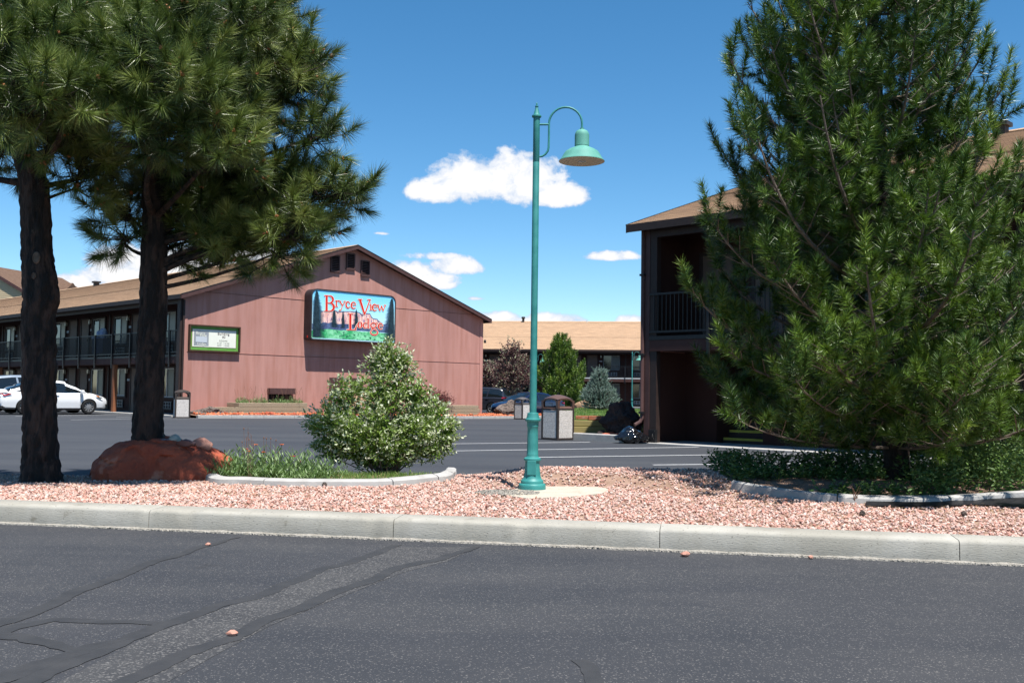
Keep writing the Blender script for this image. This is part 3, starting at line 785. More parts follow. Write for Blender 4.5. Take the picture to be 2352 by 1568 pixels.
CB = at(413, 947, 44.0); CB.z = 0
B1 = motel('motel_building', 'long two-storey brown lodge with pink gable end, tan roof and dark balcony on the left', CB, R(-45), -58, 0, [-10.66], base=-.5,
           vents=[(-6,8.4,'hood'),(-13.5,8.4,'hood'),(-20.5,8.4,'hood'),(-29,8.4,'hood'),(-38,8.4,'hood')], slabline=False, group=None, whitewin=True)
CA = on_ground(1480, 1016.5, 0.0)
A1_ = motel('motel_building', 'near two-storey brown lodge behind the big right pine with shaded balcony and yellow stair nosings', CA, R(-45), 0, 21, [2.9+3.87*0+2.9], base=-.1,
           balusters='parts', openings=((1.12, 2.45),), vents=[(5.6,8.5,'hood')], columns=False, eave=5.46)
d3 = at(1242, 932, 95.0)
C3 = Vector((d3.x, d3.y, 0))
B3 = motel('motel_building', 'distant two-storey lodge facing the camera across the courtyard behind the spruce', C3, R(-8), -16, 24, [0.0], base=-.5,
           vents=[(-2.9,9.0,'pipe'),(14.0,9.0,'pipe'),(3.6,9.0,'small'),(18.6,9.0,'small')], slabline=True, columns=False, width=18.6)
# extra features of the pink gable (local frame of B1: wall plane x=0, y along the gable)
def gbox(name, y0, y1, z0, z1, out, m, parent=B1, inn=0.0):
    q = MB(); q.b2((inn, y0, z0), (out, y1, z1)); return q.build(name, m, parent)
for z, y0, y1 in ((2.77, .1, W_-.05), (5.43, .75, W_-.75)):
    gbox('wall_seam', y0, y1, z, z+.022, .016, M_pink)
    gbox('seam_shadow_gap', y0, y1, z-.016, z-.002, .005, M_brown)
gbox('corner_board', .0, .22, -.4, EAVE-.12, .03, M_pink)
gbox('corner_board', W_-.22, W_, -.4, EAVE-.12, .03, M_pink)
q = MB(); q.b2((.031,-.02,-.05),(.10,.06,EAVE-.2)); q.b2((-.25,-.12,-.05),(.03,-.03,EAVE-.15)); q.build('downspout', M_trim, B1)
def frame_opening(name, y0, y1, z0, z1, slats=0):
    t = .06; root = MB()
    root.b2((.0,y0,z0),(.07,y0+t,z1)); root.b2((0,y1-t,z0),(.07,y1,z1)); root.b2((0,y0+t,z1-t),(.07,y1-t,z1)); root.b2((0,y0-.01,z0-.001),(.09,y1+.01,z0+.10))
    o = root.build(name, M_fascia, B1)
    q = MB(); q.b2((.002,y0+t,z0+.1),(.008,y1-t,z1-t)); q.build('opening_back', M_void, o)
    for k in range(slats):
        zz = z0+.14+(z1-z0-.24)*k/slats
        q = MB(); q.add([(.012,y0+t,zz+.045),(.012,y1-t,zz+.045),(.06,y1-t,zz),(.06,y0+t,zz),(.012,y0+t,zz+.055),(.012,y1-t,zz+.055),(.06,y1-t,zz+.01),(.06,y0+t,zz+.01)],
                        [(0,1,2,3),(7,6,5,4),(0,4,5,1),(2,6,7,3)]); q.build('louvre_slat', M_fascia, o)
for y0, y1, z0, z1 in ((7.57,8.09,6.91,7.74),(8.48,9.00,7.10,7.93),(9.38,9.91,6.86,7.66)): frame_opening('gable_vent', y0, y1, z0, z1, 7)
# brown niches low on the wall
def niche(y0, y1, z0, z1, name='wall_niche'):
    q = MB(); t = .04
    q.b2((0,y0,z0),(.03,y1,z1)); o = q.build(name, M_fascia, B1)
    return o
niche(7.66, 8.42, .15, 1.80); niche(8.86, 9.64, .15, 1.80)
q = MB(); q.b2((0,4.26,.98),(.24,5.62,1.25)); hood = q.build('vent_hood', M_fascia, B1)
q = MB(); q.b2((0.002,4.34,.35),(.03,5.54,.97)); q.build('opening_back', M_void, hood)
q = MB()
for k in range(5): q.b2((.031,4.42,.45+.1*k),(.05,5.46,.47+.1*k))
q.build('louvre_slat', M_fascia, hood)
q = MB(); q.lathe([(.05,0),(.07,.05),(.07,.12),(.02,.2)], 10, (.12, W_+.06, 3.9)); q.build('wall_lantern', M_vent, B1)
# downspout and posts of the near lodge corner
q = MB(); q.tube([(-.045,-.045,5.4),(-.045,-.045,.62),(-.06,-.10,.52),(-.12,-.24,.44)], .05, 8); ds = q.build('downspout', M_fascia, A1_, smooth=True)
for z in (4.2,2.2,.75):
    q = MB(); q.box((-.045,-.045,z),(.13,.13,.05)); q.build('pipe_strap', M_black, A1_)
q = MB(); q.b2((-.012,-.02,-.1),(.02+.13,-.004,5.44)); q.build('corner_board', M_fascia, A1_)
q = MB(); q.b2((.20,-.10,0),(.40,-.006,.34)); q.build('post_base', M_black, A1_)
q = MB(); q.b2((.03,.30,SLAB1+.1),(.145,.36,SLAB1+1.0)); q.build('painted_sun_strip', M_orangebrown, A1_)  # orange strip added to stand in for sunlight on the balcony end
# cream hotel far left
HB = at(-55, 905, 118); HB.z = -.3
hotel = empty('cream_hotel', HB, R(-12), 'tall cream clapboard building with brown roof rising behind the left lodge roof', 'building')
Hw, He, Hp = 11.0, 9.4, 15.2
q = MB(); q.prism([(-Hw,0,0),(Hw,0,0),(Hw,0,He),(0,0,Hp-.2),(-Hw,0,He)], (0,14,0)); q.build('wall', M_siding, hotel)
nb = 0; z = 6.0
while z < Hp-.6:
    hwid = Hw if z+.1 < He else Hw*(1-(z+.12-He)/(Hp-.2-He))
    q = MB(); q.add([(-hwid,-.03,z),(hwid,-.03,z),(hwid,-.002,z+.2),(-hwid,-.002,z+.2),(-hwid,0,z),(hwid,0,z)], [(0,1,2,3),(0,4,5,1)]); q.build('siding_board', M_siding, hotel); z += .23
for sg in (-1,1):
    q = MB(); sl_ = (Hp-He)/Hw
    a = Vector((sg*(Hw+.6),-.28,He-.6*sl_)); c = Vector((0,-.28,Hp)); q.prism([a,c,c+Vector((0,0,.3)),a+Vector((0,0,.3))],(0,15.0,0)); q.build('roof', M_roof2, hotel)
    q = MB(); q.prism([a+Vector((0,-.06,-.05)),c+Vector((0,-.06,-.05)),c+Vector((0,-.06,.33)),a+Vector((0,-.06,.33))],(0,.05,0)); q.build('rake_board', M_fascia, hotel)
q = MB(); q.prism([(1.5,4,Hp-4.6),(1.5,9,Hp-1.0),(1.5,14,Hp-4.6)],(4.2,0,0)); q.build('side_roof', M_roof2, hotel)
q = MB(); q.b2((3,4.5,0),(5.3,13.5,Hp-4.7)); q.build('side_wing', M_siding, hotel)
# ================================================================== vegetation
M_bark = mat('pine_bark', (.022,.014,.011), (.085,.050,.036), rough=.85, scale=9, stretch=(1,1,.28), lo=.35, hi=.7, c3=(.008,.006,.005), s3=12, t3=(.46,.56), bump=1.0, bscale=38, bdist=.03, spec=.45)
M_branch = mat('branch_bark', (.14,.11,.085), (.26,.21,.17), rough=.8, scale=14, bump=.3)
M_ndl = leafmat('ponderosa_needles', [(.014,.028,.008),(.050,.085,.016),(.130,.180,.034),(.30,.34,.10)], rough=.38, trans=.10, spec=.55, pos=[0,.35,.7,1])
M_ndl2 = leafmat('dark_pine_needles', [(.010,.030,.005),(.040,.090,.009),(.125,.210,.020),(.29,.37,.06)], rough=.42, trans=.10, spec=.5, pos=[0,.35,.75,1])
M_ndl3 = leafmat('blue_spruce_needles', [(.06,.11,.08),(.18,.26,.22),(.38,.47,.43)], rough=.5, trans=.1)
M_dead = leafmat('dead_needles', [(.30,.13,.05),(.50,.26,.12)], rough=.6, trans=.1)
M_bud = leafmat('new_candles', [(.20,.22,.10),(.30,.30,.16)], rough=.6, trans=0)
M_cone = leafmat('pollen_cones', [(.30,.10,.04),(.44,.18,.07)], rough=.7, trans=0)
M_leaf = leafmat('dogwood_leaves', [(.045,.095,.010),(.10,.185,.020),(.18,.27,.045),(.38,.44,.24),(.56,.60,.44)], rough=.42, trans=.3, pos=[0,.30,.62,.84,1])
M_purple = leafmat('plum_leaves', [(.045,.018,.022),(.11,.045,.045),(.17,.11,.08),(.34,.36,.22)], rough=.5, trans=.2, pos=[0,.5,.82,1])
M_barb = leafmat('barberry_leaves', [(.05,.010,.012),(.13,.028,.026),(.20,.05,.04)], rough=.5, trans=.25)
M_grass = leafmat('lawn_grass', [(.055,.12,.018),(.10,.20,.03),(.18,.27,.06),(.40,.36,.18)], rough=.6, trans=.3, pos=[0,.45,.85,1])
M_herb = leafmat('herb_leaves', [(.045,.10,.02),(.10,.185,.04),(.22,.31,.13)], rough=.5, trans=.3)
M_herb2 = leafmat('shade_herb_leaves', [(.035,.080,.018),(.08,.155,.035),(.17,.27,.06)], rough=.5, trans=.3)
M_dry = leafmat('dry_stems', [(.16,.08,.05),(.34,.22,.14)], rough=.8, trans=.1)
M_petal = leafmat('flower_petals', [(.50,.015,.015),(.62,.06,.02),(.72,.24,.03)], rough=.5, trans=.3)
M_flower = leafmat('white_flowers', [(.62,.60,.44),(.72,.72,.60)], rough=.6, trans=.2)
M_stem = mat('green_stem', (.09,.14,.05), rough=.7)

def trunk_mesh(name, path, radii, parent, m=None, n=44, step=.03, plate=.24):
    m = m or M_bark
    pts = [Vector(p) for p in path]; out = []
    for i in range(len(pts)-1):
        k_ = max(1, int((pts[i+1]-pts[i]).length/step))
        for k in range(k_):
            t = k/k_; out.append((pts[i].lerp(pts[i+1], t), radii[i]*(1-t)+radii[i+1]*t))
    out.append((pts[-1], radii[-1])); vs = []
    for p, r in out:
        for k in range(n):
            a = 2*math.pi*k/n; dx, dy = math.cos(a), math.sin(a)
            q = Vector((dx*5.5*max(r,.1)/.17, dy*5.5*max(r,.1)/.17, p.z*2.3))
            ridge = abs(noise.noise(q*1.5))*2; ridge = min(ridge, .55)
            e = 1 + plate*(ridge-.3) + plate*.45*noise.noise(q*4.2+Vector((7,1,2))) + .05*noise.noise(Vector((dx*.8,dy*.8,p.z*.9)))
            vs.append(p + Vector((dx, dy, 0))*r*e)
    b_ = MB(); L = len(out)
    b_.add(vs, [(i*n+k, i*n+(k+1)%n, (i+1)*n+(k+1)%n, (i+1)*n+k) for i in range(L-1) for k in range(n)])
    return b_.build(name, m, parent, smooth=True, angle=75)

def spaced(P, dmin):
    cell = {}; keep = []
    for i, p in enumerate(P):
        k = (int(p[0]//dmin), int(p[1]//dmin), int(p[2]//dmin)); ok = True
        for a in (-1,0,1):
            for b_ in (-1,0,1):
                for c in (-1,0,1):
                    for q in cell.get((k[0]+a,k[1]+b_,k[2]+c), ()):
                        if (p[0]-q[0])**2+(p[1]-q[1])**2+(p[2]-q[2])**2 < dmin*dmin: ok = False; break
                    if not ok: break
                if not ok: break
            if not ok: break
        if ok: cell.setdefault(k, []).append(p); keep.append(i)
    return keep
def bez(a, b_, c, n=6):
    return [(1-t)*(1-t)*a + 2*t*(1-t)*b_ + t*t*c for t in [i/n for i in range(n+1)]]

def ponderosa(label, base, path, radii, blobs, seed, tufts=1.0, group=None):
    rs = random.Random(seed)
    root = empty('pine_tree', base, 0, label, 'tree', group)
    B_ = Vector(base); loc = lambda v: Vector(v)-B_
    path = [Vector(p) for p in path]
    trunk_mesh('trunk', [loc(path[0]), loc(path[0])+Vector((0,0,.09)), loc(path[0])+(loc(path[1])-loc(path[0]))*.5]+[loc(p) for p in path[1:]], [radii[0]*1.32, radii[0]*1.08, (radii[0]+radii[1])/2]+radii[1:], root)
    def trunk_at(z):
        for i in range(len(path)-1):
            if path[i].z <= z <= path[i+1].z:
                t = (z-path[i].z)/(path[i+1].z-path[i].z); return path[i].lerp(path[i+1], t)
        return path[-1].copy() if z > path[-1].z else path[0].copy()
    br = MB(); P = []; D = []; T = []; cones = []; tips = []
    for (c, rad, n) in blobs:
        c = Vector(c); n = int(n*tufts)
        dist = (Vector((c.x,c.y,0))-Vector((trunk_at(c.z).x,trunk_at(c.z).y,0))).length
        nl = max(1, n//45); nodes = []
        for j in range(max(2, n//7)):
            v = Vector((rs.gauss(0,1), rs.gauss(0,1), rs.gauss(0,1))).normalized()*(rs.random()**.45)*.82
            nodes.append(c + Vector((v.x*rad[0], v.y*rad[1], v.z*rad[2])))
        hubs = []
        for j in range(nl):
            h = c + Vector((rs.uniform(-.4,.4)*rad[0], rs.uniform(-.4,.4)*rad[1], rs.uniform(-.5,.2)*rad[2]))
            s = trunk_at(h.z - .18*dist - .15)
            mid = s.lerp(h, .55) + Vector((rs.uniform(-.2,.2),rs.uniform(-.2,.2),rs.uniform(-.16,.10)*dist))
            r0 = .02+.018*math.sqrt(n/nl/20)
            br.tube([loc(q) for q in bez(s, mid, h, 6)], [r0*.8*(1-.6*i/6) for i in range(7)], 6, cap=False); hubs.append(h)
        for nd in nodes:
            h = min(hubs, key=lambda q: (q-nd).length)
            mid = h.lerp(nd, .5)+Vector((rs.uniform(-.1,.1), rs.uniform(-.1,.1), -.08))
            br.tube([loc(q) for q in bez(h, mid, nd, 4)], [.014,.012,.010,.008,.007], 4, cap=False)
            ax = trunk_at(nd.z); outw = Vector((nd.x-ax.x, nd.y-ax.y, 0))
            if outw.length > .05: outw.normalize()
            for k in range(11):
                d = Vector((rs.gauss(0,.6), rs.gauss(0,.6), rs.gauss(.30,.45))) + outw*.55
                d.normalize(); ln = rs.uniform(.12,.40)
                tip = nd + d*ln
                up = (d + Vector((0,0,.45))).normalized()
                br.tube([loc(nd), loc(nd.lerp(tip,.5)-Vector((0,0,.015))), loc(tip)], [.007,.006,.006], 3, cap=False)
                if any((tip-q).length < .135 for q in tips[-160:]): continue
                tips.append(tip); P.append(loc(tip)-up*.04); D.append(up); T.append(rs.random())
                if rs.random() < .30:
                    for q in range(4): cones.append(loc(tip)+up*.09+Vector((rs.gauss(0,.014),rs.gauss(0,.014),rs.gauss(0,.012))))
    br.build('branches', M_bark, root, smooth=True)
    P = np.array([list(p) for p in P]); D = np.array([list(d) for d in D]); T = np.array(T)
    V, F, r = needle_arrays(P, D, np.full(len(P), .17)*(0.7+.6*rng.random(len(P))), 225, .200, .0062, droop=.16, t0=108, t1=8, tint=T)
    np_obj('needles', V, F, M_ndl, root, rnd=r)
    if cones:
        V, F, r = stone_arrays(np.array([list(q) for q in cones]), .011+.009*rng.random(len(cones)), 1.0, sub=1)
        np_obj('pollen_cones', V, F, M_cone, root, rnd=r)['kind'] = 'stuff'
    return root

def bl(px, py, dep, rpx, rpy, rd, n):     # crown mass seen at a picture position and distance
    if dep < 13.2 and px > 480: px -= 66*sstep((px-480)/200)
    if px < 330 and py > 420 and dep > 11.6: px += 34
    c = at(px, py, dep); k = FPX/dep; rpx = max(12, rpx-36, rpx*.55); rpy = max(10, rpy-30, rpy*.5)
    return (c, (rpx/k, rd, rpy/k), n)
t2 = at(338, 1060, 12.1); t2 = Vector((t2.x, t2.y, hI(t2.x, t2.y)-.05)); D2 = t2.y
pT = lambda px, py, d: at(px, py, d)
ponderosa('pine with the dark straight trunk rising behind the red boulder, second from the left', t2,
    [t2, pT(340,960,D2), pT(352,700,D2), pT(356,420,D2), pT(362,200,D2), pT(372,0,D2), pT(380,-250,D2)],
    [.185,.165,.148,.134,.11,.09,.05],
    [bl(700,432,D2+.1,105,36,.60,95), bl(800,462,D2-.1,60,40,.35,40), bl(845,445,D2-.2,24,24,.15,16), bl(775,322,D2-.1,36,34,.35,30), bl(748,520,D2-.1,40,28,.4,26),
     bl(600,560,D2+.3,90,30,.6,55), bl(500,500,D2+.5,95,50,.7,95), bl(640,500,D2+.5,80,40,.6,70), bl(690,575,D2,34,18,.3,14), bl(500,570,D2+.2,60,22,.5,30),
     bl(268,500,D2+.1,48,34,.4,42), bl(262,548,D2+.1,30,22,.3,16), bl(310,440,D2+.5,50,40,.5,45),
     bl(600,130,D2+.2,125,95,.95,230), bl(680,170,D2+.1,62,80,.7,120), bl(742,190,D2-.1,36,46,.35,50), bl(752,130,D2-.1,24,30,.3,24), bl(560,270,D2+.6,110,70,.8,140), bl(625,250,D2+.6,50,45,.5,45),
     bl(400,110,D2,130,110,1.1,250), bl(290,250,D2-1.6,80,60,.5,75), bl(420,215,D2-1.7,95,75,.6,130), bl(400,120,D2-1.5,110,60,.6,100), bl(320,180,D2-1.3,90,60,.6,90), bl(370,330,D2-1.6,100,42,.45,75), bl(500,345,D2-1.45,80,28,.35,50), bl(540,240,D2-1.0,70,50,.3,40), bl(450,400,D2+.6,110,44,.7,110),
     bl(560,-80,D2+.2,150,100,1.0,150), bl(340,-80,D2,150,100,1.0,150), bl(640,20,D2+.2,80,60,.8,110), bl(404,588,D2+.1,14,12,.1,4), bl(440,-330,D2,120,110,1.0,120),
     bl(420,60,D2-1.3,120,60,.45,60), bl(290,130,D2-1.3,80,50,.4,45), bl(570,70,D2-1.1,80,50,.4,45), bl(430,470,D2+.4,60,60,.5,50), bl(430,545,D2+.4,50,30,.4,30), bl(560,420,D2+.7,90,50,.5,60), bl(590,545,D2+.1,70,46,.4,40), bl(745,545,D2-.1,50,44,.3,26), bl(700,585,D2-.1,50,34,.2,16)], 3)
t1 = on_ground(94, 1108, .15); t1 = Vector((t1.x, t1.y, hI(t1.x, t1.y)-.04)); D1 = t1.y
ponderosa('thick-trunked pine nearest the left edge of the island', t1,
    [t1, pT(92,980,D1), pT(88,720,D1), pT(96,690,D1), pT(84,560,D1), pT(80,420,D1), pT(50,330,D1), pT(20,150,D1), pT(0,-80,D1)],
    [.195,.172,.168,.185,.150,.155,.125,.10,.05],
    [bl(60,60,D1,120,120,.9,210), bl(50,250,D1-1.3,95,60,.45,70), bl(150,240,D1-1.3,95,60,.5,85), bl(20,120,D1-1.4,110,60,.5,70), bl(160,300,D1-.3,90,60,.5,70), bl(130,330,D1+.3,110,50,.6,100), bl(190,390,D1+.2,60,28,.35,42), bl(170,430,D1+.1,26,18,.2,10),
     bl(10,340,D1+.5,60,55,.5,50), bl(-120,200,D1,130,140,1.0,170), bl(-60,-120,D1,200,120,1.2,180), bl(180,80,D1-.1,110,90,.8,150), bl(-10,200,D1-.6,70,70,.5,60), bl(-180,350,D1,100,50,.6,60), bl(90,120,D1-1.0,120,60,.45,60)], 5)
# pruning scar on the left trunk
_k = at(84, 592, D1-.165)-t1
for i_, (dx_, dz_, r_) in enumerate(((0,0,.042),(-.02,-.20,.024))):
    q_ = MB(); q_.lathe([(r_*1.25,0),(r_*1.2,.012),(r_*.95,.02),(r_*.8,.014),(.001,.012)], 16); o_ = q_.build('pruning_scar', mat('scar_wood', (.11,.085,.065), (.19,.15,.12), rough=.9, scale=20), [c for c in bpy.data.objects if c.name.startswith('pine_tree') and c.type == 'EMPTY'][-1], smooth=True, angle=40); o_.location = _k+Vector((dx_,0,dz_)); o_.rotation_euler = (R(90),0,0); o_.scale = (.8,1.3,1)
# ------------------------------------------------------------------ big pine on the right
def bushy_pine(label, base, Hh, Rad, seed, ndl=85, nl=.075, w=.0042, whorl=.30, nbr=6, shoot=.24, dens=.17, m=None, name='pine_tree', group=None, cat_='tree', trunk_r=.13, zmin=.25, candles=True, lean=(0,0), bmat=None, tintbias=0, maxsh=99999, upcurve=1.0, gap=0.0, dmin=0):
    rs = random.Random(seed); root = empty(name, base, 0, label, cat_, group)
    ax = lambda z: Vector((lean[0]*z/Hh, lean[1]*z/Hh, z))
    trunk_mesh('trunk', [ax(0)-Vector((0,0,.1)), ax(.12), ax(Hh*.15), ax(Hh*.5), ax(Hh*.97)], [trunk_r*1.5, trunk_r*1.1, trunk_r*.9, trunk_r*.6, .012], root, n=24, step=.06)
    br = MB(); P = []; D = []; T = []; S = []; buds = []
    z = zmin; ph = 0
    def add_shoot(p, d, ln, t):
        P.append(p); D.append(d); S.append(ln); T.append(t)
    while z < Hh*.985:
        u = z/Hh
        for k in range(nbr if u < .85 else 4):
            a = ph + 6.283*k/nbr + rs.uniform(-.35,.35)
            Rm = Rad(min(Hh*.99, z+.42*Rad(z, a)*upcurve), a)*rs.uniform(.74, 1.10)
            if rs.random() < gap: continue
            s = ax(z)
            outv = Vector((math.cos(a), math.sin(a), 0))
            rise = Rm*(min(.55, .12+1.3*u)+.15*u+rs.uniform(-.08,.16))*upcurve
            # limb runs out then turns up
            p1 = s + outv*Rm*.72 + Vector((0,0,rise*.05)); p2 = s + outv*Rm + Vector((0,0,rise))
            L_ = bez(s, p1, p2, 8); r0 = (.007+.014*Rm)*(.55 if z < .9 and Hh > 6 else 1)
            br.tube(L_, [r0*(1-.8*i/8) for i in range(9)], 5, cap=False)
            tone = rs.random()
            # side branchlets
            tlen = max(.12, Rm)
            nst = max(2, int(tlen*.82/dens))
            for j in range(nst):
                t = .10 + .90*(j+.5)/nst
                f = t*8; i0 = min(7, int(f)); q = L_[i0].lerp(L_[i0+1], f-i0); tan = (L_[min(8,i0+1)]-L_[max(0,i0)]).normalized()
                for sg in (-1, 1, 0, 2):
                    if sg == 0 and rs.random() < .45: continue
                    if sg == 2:
                        d2 = (tan + Vector((rs.gauss(0,.6),rs.gauss(0,.6),rs.gauss(0,.45)))).normalized(); add_shoot(q, d2, shoot*rs.uniform(.5,.9), tone*.5+rs.random()*.4); continue
                    side = Vector((-outv.y, outv.x, 0))*sg
                    bl_ = (.16 + .50*(1-t)*Rm*.55)*rs.uniform(.6,1.25) if sg else .10
                    d = (tan*.55 + side*.8 + Vector((0,0,rs.uniform(.05,.5)*upcurve + (.5 if sg == 0 else 0)))).normalized()
                    e = q + d*bl_
                    dd = (d*.55 + Vector((0,0,.85*upcurve)) + Vector((rs.gauss(0,.15),rs.gauss(0,.15),0))).normalized()
                    br.tube([q, q.lerp(e,.5)-Vector((0,0,.01)), e], [.0065,.0055,.0045], 3, cap=False)
                    add_shoot(e-dd*.03, dd, shoot*rs.uniform(.65,1.15), tone*.5+rs.random()*.5)
                    if bl_ > .25:
                        for w_ in range(int(bl_/.16)):
                            q2 = q.lerp(e, rs.uniform(.35,.95)); d2 = (dd + Vector((rs.gauss(0,.7),rs.gauss(0,.7),rs.gauss(.1,.3)))).normalized()
                            add_shoot(q2, d2, shoot*rs.uniform(.5,.95), tone*.5+rs.random()*.5)
            tan = (L_[8]-L_[7]).normalized(); dd = (tan*.6+Vector((0,0,.7*upcurve))).normalized()
            add_shoot(L_[8]-dd*.05, dd, shoot*rs.uniform(1.1,1.7), rs.random()); add_shoot(L_[7], tan, shoot*1.2, rs.random())
        ph += 1.1; z += whorl*rs.uniform(.75,1.2)*(1 if u < .7 else .8)
    add_shoot(ax(Hh*.95), Vector((0,0,1)), shoot*1.6, .8)
    br.build('branches', bmat or M_branch, root, smooth=True)
    if len(P) > maxsh:
        idx = rs.sample(range(len(P)), maxsh); P = [P[i] for i in idx]; D = [D[i] for i in idx]; S = [S[i] for i in idx]; T = [T[i] for i in idx]
    kp_ = spaced([tuple(p+d*(l*.5)) for p, d, l in zip(P, D, S)], dmin) if dmin else range(len(P))
    P = [P[i] for i in kp_]; D = [D[i] for i in kp_]; S = [S[i] for i in kp_]; T = [T[i] for i in kp_]
    if candles: buds = [(p+d*l, d) for p, d, l in zip(P, D, S) if rs.random() < .5]
    P = np.array([list(p) for p in P]); D = np.array([list(d) for d in D]); S = np.array(S)
    V, F, r = needle_arrays(P, D, S, ndl, nl, w, droop=.05, t0=82, t1=32, tint=np.clip(np.array(T)+tintbias,0,1))
    np_obj('needles', V, F, m or M_ndl2, root, rnd=r)
    if buds:
        bp = np.array([list(p) for p, d in buds]); bd = unit(np.array([list(d) for p, d in buds])+np.array([[0,0,.6]])); k = len(bp)
        a, b_ = perp(bd); Vs = np.stack([bp+a*.006, bp-a*.003+b_*.005, bp-a*.003-b_*.005, bp+bd*(.03+.04*rng.random((k,1)))], 1)
        base_ = np.arange(k)[:,None]*4; F = np.concatenate([base_+np.array([[0,1,3]]), base_+np.array([[1,2,3]]), base_+np.array([[2,0,3]])])
        np_obj('candles', Vs.reshape(-1,3), F, M_bud, root, rnd=np.repeat(rng.random(k),4))['kind'] = 'stuff'
    print(name, label[:30], 'shoots', len(P), 'needles', len(P)*ndl)
    return root
tr = at(2062, 1105, 11.6); TR = Vector((tr.x, tr.y, hI(tr.x, tr.y)))
def RadR(z, a):
    k = [(0,1.45),(.7,2.15),(1.3,2.45),(2.2,2.25),(3.2,2.15),(4.2,2.0),(5.2,1.65),(6.2,1.3),(7.2,.8),(8.4,.1)]
    for (z0,r0),(z1,r1) in zip(k[:-1],k[1:]):
        if z0 <= z <= z1:
            r = r0+(r1-r0)*(z-z0)/(z1-z0); break
    else: r = .1
    right = max(0, math.cos(a)); return r*(1-(.12+.26*sstep((z-1.6)/1.6))*right)*(.96+.14*noise.noise(Vector((math.cos(a)*1.4, math.sin(a)*1.4, z*1.1))))
bushy_pine('large dense bushy pine with upswept branches filling the right side of the view', TR, 8.3, RadR, 11, ndl=205, nl=.118, w=.0076, whorl=.32, nbr=7, shoot=.32, dens=.16, trunk_r=.125, lean=(-.42,0), maxsh=3500, dmin=.105, zmin=.35)
# the dead orange tuft low in it
tp = at(2035, 862, 10.4)
V, F, r = needle_arrays(np.array([list(tp-TR)]*3)+rng.normal(0,.03,(3,3)), np.array([[.1,-.2,-.9],[-.2,-.3,-.8],[.3,0,-.9]]), np.full(3,.12), 120, .11, .004, droop=.5)

# ------------------------------------------------------------------ generic leafy shrub
def shrub(name, label, base, blobs, nleaf, L, Wd, m, seed, group=None, cat_='shrub', stems=40, up=.4, flowers=0, stemm=None, surf=.5, tint=None, fold=.2, tipbright=0.0):
    rs = random.Random(seed); root = empty(name, base, 0, label, cat_, group)
    tot = sum(b_[2] for b_ in blobs); PP = []; DD = []; SR = []
    sb = MB()
    for (c, rad, wgt) in blobs:
        n = int(nleaf*wgt/tot); c = np.array(c); rad = np.array(rad)
        ntw = max(4, n//14)
        v = unit(rng.normal(size=(ntw,3))); rr = rng.random(ntw)**surf
        nod = c + v*rad*rr[:,None]*.95
        for k in range(0, ntw, max(1, ntw//max(1,int(stems*wgt/tot)))):
            q = Vector(nod[k]); s0 = Vector((rs.gauss(0,.05), rs.gauss(0,.05), 0)); md = s0.lerp(q,.5)+Vector((0,0,.12*q.z)); sb.tube(bez(s0, md, q, 4), [.011,.009,.007,.005,.003], 4, cap=False)
        twd = unit(v*rad + np.array([0,0,up])*np.mean(rad) + rng.normal(0,.25,(ntw,3))*np.mean(rad))
        rep = 14; t = rng.random((ntw,rep))
        P_ = nod[:,None,:] + twd[:,None,:]*(t[:,:,None]-.5)*L*4.5 + rng.normal(0,L*.25,(ntw,rep,3))
        D_ = unit(twd[:,None,:]*.8 + rng.normal(0,.6,(ntw,rep,3)))
        PP.append(P_.reshape(-1,3)); DD.append(D_.reshape(-1,3))
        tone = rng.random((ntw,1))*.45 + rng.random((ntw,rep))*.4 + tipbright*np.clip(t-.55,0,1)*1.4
        SR.append(np.clip(tone,0,1).ravel())
    P_ = np.concatenate(PP); D_ = np.concatenate(DD); r = np.concatenate(SR); keep = P_[:,2] > .03; P_, D_, r = P_[keep], D_[keep], r[keep]
    V, F = leaf_arrays(P_, D_, L, Wd, fold)
    np_obj('foliage', V, F, m, root, rnd=np.repeat(r,4))
    sb.build('stems', stemm or M_branch, root, smooth=True)
    if flowers:
        fp = []
        for i in range(flowers):
            c, rad, _ = rs.choice(blobs); v = Vector((rs.gauss(0,1), -abs(rs.gauss(0,1)), rs.gauss(.2,.8))).normalized()
            q = Vector(c)+Vector((v.x*rad[0], v.y*rad[1], v.z*rad[2]))
            for k in range(16): fp.append((q.x+rs.gauss(0,.014), q.y+rs.gauss(0,.012), q.z+rs.gauss(0,.007)))
        V, F, r = stone_arrays(np.array(fp), .004+.004*rng.random(len(fp)), .8); np_obj('flower_clusters', V, F, M_flower, root, rnd=r)['kind'] = 'stuff'
    return root
bb_ = on_ground(882, 1078, .20); BUSH = Vector((bb_.x, bb_.y, hI(bb_.x, bb_.y)))
kb = FPX/BUSH.y
def bs(px, py, rx, ry, rd, w, dy=0):
    c = at(px, py, BUSH.y+dy)-BUSH; return (tuple(c), (rx/kb, rd, ry/kb), w)
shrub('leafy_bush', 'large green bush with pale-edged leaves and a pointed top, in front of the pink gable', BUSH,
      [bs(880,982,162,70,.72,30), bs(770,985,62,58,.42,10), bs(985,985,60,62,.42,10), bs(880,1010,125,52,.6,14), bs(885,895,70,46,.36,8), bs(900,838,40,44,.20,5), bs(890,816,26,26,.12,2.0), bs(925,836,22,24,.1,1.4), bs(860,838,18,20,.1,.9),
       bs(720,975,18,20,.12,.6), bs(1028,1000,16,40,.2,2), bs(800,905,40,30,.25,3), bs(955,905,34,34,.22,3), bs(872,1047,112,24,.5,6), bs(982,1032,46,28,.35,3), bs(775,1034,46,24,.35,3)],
      28000, .058, .028, M_leaf, 5, stems=70, flowers=42, cat_='bush', surf=.42, tipbright=.9)

